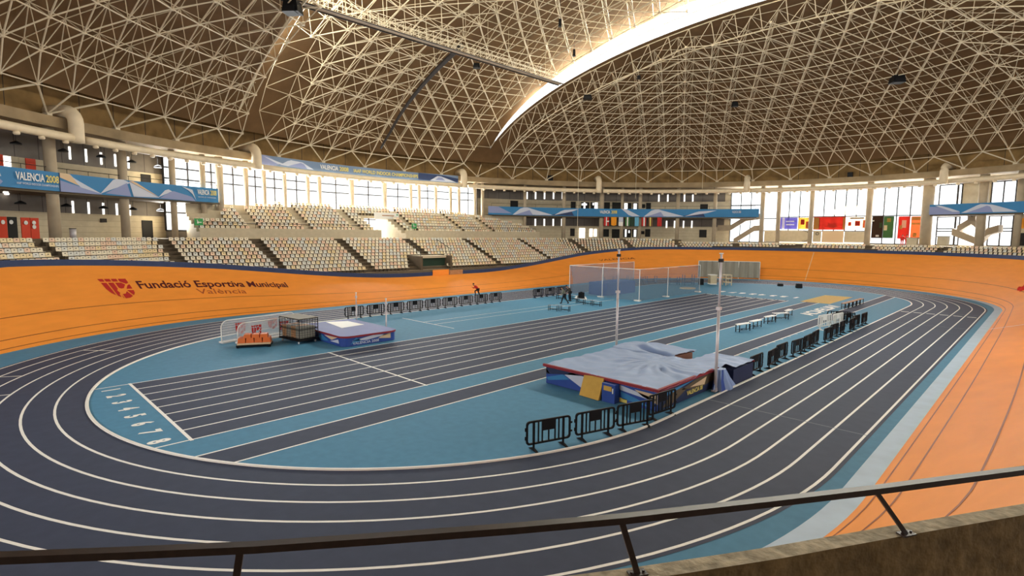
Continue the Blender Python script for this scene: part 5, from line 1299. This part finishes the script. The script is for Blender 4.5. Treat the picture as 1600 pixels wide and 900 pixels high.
# ------------------------------------------------------------------ people
def person(label, loc, rz, J, top, hairc='hair', pants='trs', lean=0, hgt=1.0):
    """J: joint positions in the figure's own frame (x right, y back, z up; faces -y)"""
    t = thing('person', label, 'person', (loc[0], loc[1], loc[2]), rz)
    def skin(name, chain, rad, m, root):
        ks = list({k for e in chain for k in e}); ks.sort(key=lambda k: (k != root, k)); me = bpy.data.meshes.new(name)
        me.from_pydata([tuple(c * hgt for c in J[k]) for k in ks], [(ks.index(a), ks.index(c)) for a, c in chain], [])
        o = bpy.data.objects.new(name, me); COL.objects.link(o); md = o.modifiers.new('s', 'SKIN')
        for i, k in enumerate(ks):
            sv = me.skin_vertices[0].data[i]; r = rad[k]; sv.radius = r if isinstance(r, tuple) else (r, r); sv.use_root = (i == 0)
        sb = o.modifiers.new('d', 'SUBSURF'); sb.levels = sb.render_levels = 2
        dg = bpy.context.evaluated_depsgraph_get(); m2 = bpy.data.meshes.new_from_object(o.evaluated_get(dg)); o.modifiers.clear(); o.data = m2; bpy.data.meshes.remove(me)
        m2.materials.clear(); m2.materials.append(m); m2.polygons.foreach_set('use_smooth', [True] * len(m2.polygons)); o.parent = t; return o
    E = [('pel', 'abd'), ('abd', 'che'), ('che', 'nek'), ('nek', 'hd0'), ('hd0', 'hd1'), ('pel', 'hpl'), ('hpl', 'knl'), ('knl', 'anl'), ('anl', 'tol'), ('pel', 'hpr'), ('hpr', 'knr'), ('knr', 'anr'), ('anr', 'tor'),
         ('che', 'shl'), ('shl', 'ell'), ('ell', 'wrl'), ('wrl', 'hal'), ('che', 'shr'), ('shr', 'elr'), ('elr', 'wrr'), ('wrr', 'har')]
    Rd = dict(pel=.135, abd=.12, che=.15, nek=.055, hd0=.085, hd1=.09, hpl=.095, knl=.06, anl=.045, tol=.035, hpr=.095, knr=.06, anr=.045, tor=.035, shl=.06, ell=.045, wrl=.032, hal=.035, shr=.06, elr=.045, wrr=.032, har=.035)
    for s, q in (('l', -1), ('r', 1)):          # five fingers on each hand
        h = Vector(J['ha' + s]); w = Vector(J['wr' + s]); d = (h - w).normalized()
        for i in range(5):
            k = 'f%s%d' % (s, i); J[k] = tuple(h + d * (.085 if i else .05) + Vector(((i - 2) * .018 + (-.04 * q if i == 0 else 0), .0, 0))); E.append(('ha' + s, k)); Rd[k] = .011
    skin('body', E, Rd, M['skin'], 'pel')
    skin('jacket', [('pel', 'abd'), ('abd', 'che'), ('che', 'nek'), ('che', 'shl'), ('shl', 'ell'), ('ell', 'wrl'), ('che', 'shr'), ('shr', 'elr'), ('elr', 'wrr')], dict(pel=.155, abd=.15, che=.18, nek=.07, shl=.085, ell=.062, wrl=.045, shr=.085, elr=.062, wrr=.045), M[top], 'che')
    skin('trousers', [('pel', 'hpl'), ('hpl', 'knl'), ('knl', 'anl'), ('pel', 'hpr'), ('hpr', 'knr'), ('knr', 'anr')], dict(pel=.15, hpl=.115, knl=.08, anl=.06, hpr=.115, knr=.08, anr=.06), M[pants], 'pel')
    hd = Vector(J['hd1']) * hgt; hb = MB()
    import itertools
    def ball(c, r, z0=-1):
        vs = []; 
        for i in range(7):
            for j in range(12): a_, e = 2 * math.pi * j / 12, R(-90 + 30 * i); vs.append((c[0] + r * math.cos(e) * math.cos(a_), c[1] + r * math.cos(e) * math.sin(a_), c[2] + max(z0, math.sin(e)) * r))
        fs = [(i * 12 + j, i * 12 + (j + 1) % 12, (i + 1) * 12 + (j + 1) % 12, (i + 1) * 12 + j) for i in range(6) for j in range(12)]; hb.add(vs, fs)
    ball(hd + Vector((0, .02, .035)), .108, -.2); hb.build('hair', M[hairc], t, smooth=True, rel=False)
    fb2 = MB(); f0 = hd + Vector((0, -.095, -.03)); fb2.box(tuple(f0), (.028, .04, .04), tap=.5); fb2.build('nose', M['skin'], t, rel=False)
    ey = MB()
    for s in (-.035, .035): ey.box((hd.x + s, hd.y - .087, hd.z + .005), (.018, .012, .01))
    ey.box((hd.x, hd.y - .085, hd.z - .075), (.04, .012, .01)); ey.build('face_features', M['hair'], t, rel=False)
    for k in ('l', 'r'):
        a_, c_ = Vector(J['an' + k]) * hgt, Vector(J['to' + k]) * hgt; MB().tube([a_ + Vector((0, .06, -.02)), a_ * .5 + c_ * .5, c_], [.05, .052, .04], 8).build('shoe', M['black'], t, smooth=True, rel=False)
    return t
WALK = dict(pel=(0, 0, .93), abd=(0, -.05, 1.06), che=(0, -.16, 1.28), nek=(0, -.26, 1.44), hd0=(0, -.32, 1.53), hd1=(0, -.36, 1.62), hpl=(-.1, 0, .9), knl=(-.11, -.2, .5), anl=(-.11, -.3, .08), tol=(-.11, -.46, .04), hpr=(.1, 0, .9), knr=(.11, .1, .5), anr=(.11, .38, .12), tor=(.11, .26, .04),
            shl=(-.19, -.18, 1.36), ell=(-.25, -.1, 1.1), wrl=(-.24, -.26, .9), hal=(-.24, -.31, .83), shr=(.19, -.18, 1.36), elr=(.25, -.3, 1.12), wrr=(.2, -.48, .98), har=(.18, -.55, .95))
STAND = dict(pel=(0, 0, .95), abd=(0, -.06, 1.08), che=(0, -.2, 1.28), nek=(0, -.32, 1.4), hd0=(0, -.4, 1.46), hd1=(0, -.47, 1.53), hpl=(-.1, 0, .92), knl=(-.11, -.05, .5), anl=(-.12, 0, .08), tol=(-.12, -.17, .04), hpr=(.1, 0, .92), knr=(.11, -.07, .5), anr=(.13, .02, .08), tor=(.14, -.15, .04),
             shl=(-.19, -.22, 1.33), ell=(-.24, -.26, 1.05), wrl=(-.2, -.42, .85), hal=(-.2, -.47, .78), shr=(.19, -.22, 1.33), elr=(.24, -.26, 1.05), wrr=(.2, -.42, .85), har=(.2, -.47, .78))
RUNP = dict(pel=(0, 0, .92), abd=(0, -.1, 1.04), che=(0, -.3, 1.2), nek=(0, -.44, 1.32), hd0=(0, -.51, 1.4), hd1=(0, -.55, 1.48), hpl=(-.1, 0, .9), knl=(-.1, -.38, .72), anl=(-.1, -.3, .3), tol=(-.1, -.45, .22), hpr=(.1, 0, .9), knr=(.1, .12, .5), anr=(.1, .32, .12), tor=(.1, .2, .04),
            shl=(-.19, -.3, 1.28), ell=(-.28, -.1, 1.1), wrl=(-.22, -.3, .98), hal=(-.2, -.36, .96), shr=(.19, -.3, 1.28), elr=(.27, -.42, 1.06), wrr=(.15, -.6, 1.14), har=(.12, -.66, 1.17))
P = FL(882, 474.5); person('person in a grey green jacket bending forward in mid stride among low benches', (P[0], P[1], 0), R(-40), dict(WALK), 'cloth_grey', hgt=1.04)
P = FL(889, 471); person('person in a dark olive jacket bending down beside the grey green jacket', (P[0] - .1, P[1] + .3, 0), R(-20), dict(STAND), 'cloth_dk', hgt=1.06)
P = FL(745, 463.5); person('person in a red jersey leaning forward behind the far left barriers', (P[0] + .6, P[1] - .35, 0), R(-55), dict(RUNP), 'cloth_red', hgt=1.0)
for u, lb in ((1409, 'standing person in dark red before the red window film, left one'), (1416, 'standing person in dark red before the red window film, right one')):
    Q = hitE(u, 384, 3.0); person(lb, (Q[0], Q[1], 5.9), R(10), {k: (v[0], v[1] * .25, v[2] + .0) for k, v in STAND.items()}, 'cloth_red', pants='f_red', hgt=1.05)
qb = on_bank(1601, 451)
if qb:
    p0 = Vector(bank(qb[0], qb[1], 0)); o = thing('sports_jacket', 'red jacket lying on the orange banking at the right edge', 'jacket', tuple(p0)); c = MB()
    for k, (du, dl, s) in enumerate(((0, 0, .5), (.35, .35, .35), (-.2, .5, .3))):
        vs = []
        for i in range(5):
            for j in range(10):
                a_, e = 2 * math.pi * j / 10, R(90 * i / 4); rr = s * math.cos(e) * (1 + .2 * math.sin(3 * j)); vs.append(bank(qb[0] + dl + rr * math.cos(a_), qb[1] + du + rr * math.sin(a_), .22 * math.sin(e) * (1 + .3 * math.sin(2 * j))))
        c.add(vs, [(i * 10 + j, i * 10 + (j + 1) % 10, (i + 1) * 10 + (j + 1) % 10, (i + 1) * 10 + j) for i in range(4) for j in range(10)])
    c.build('folded_cloth', M['cloth_red'], o, smooth=True)
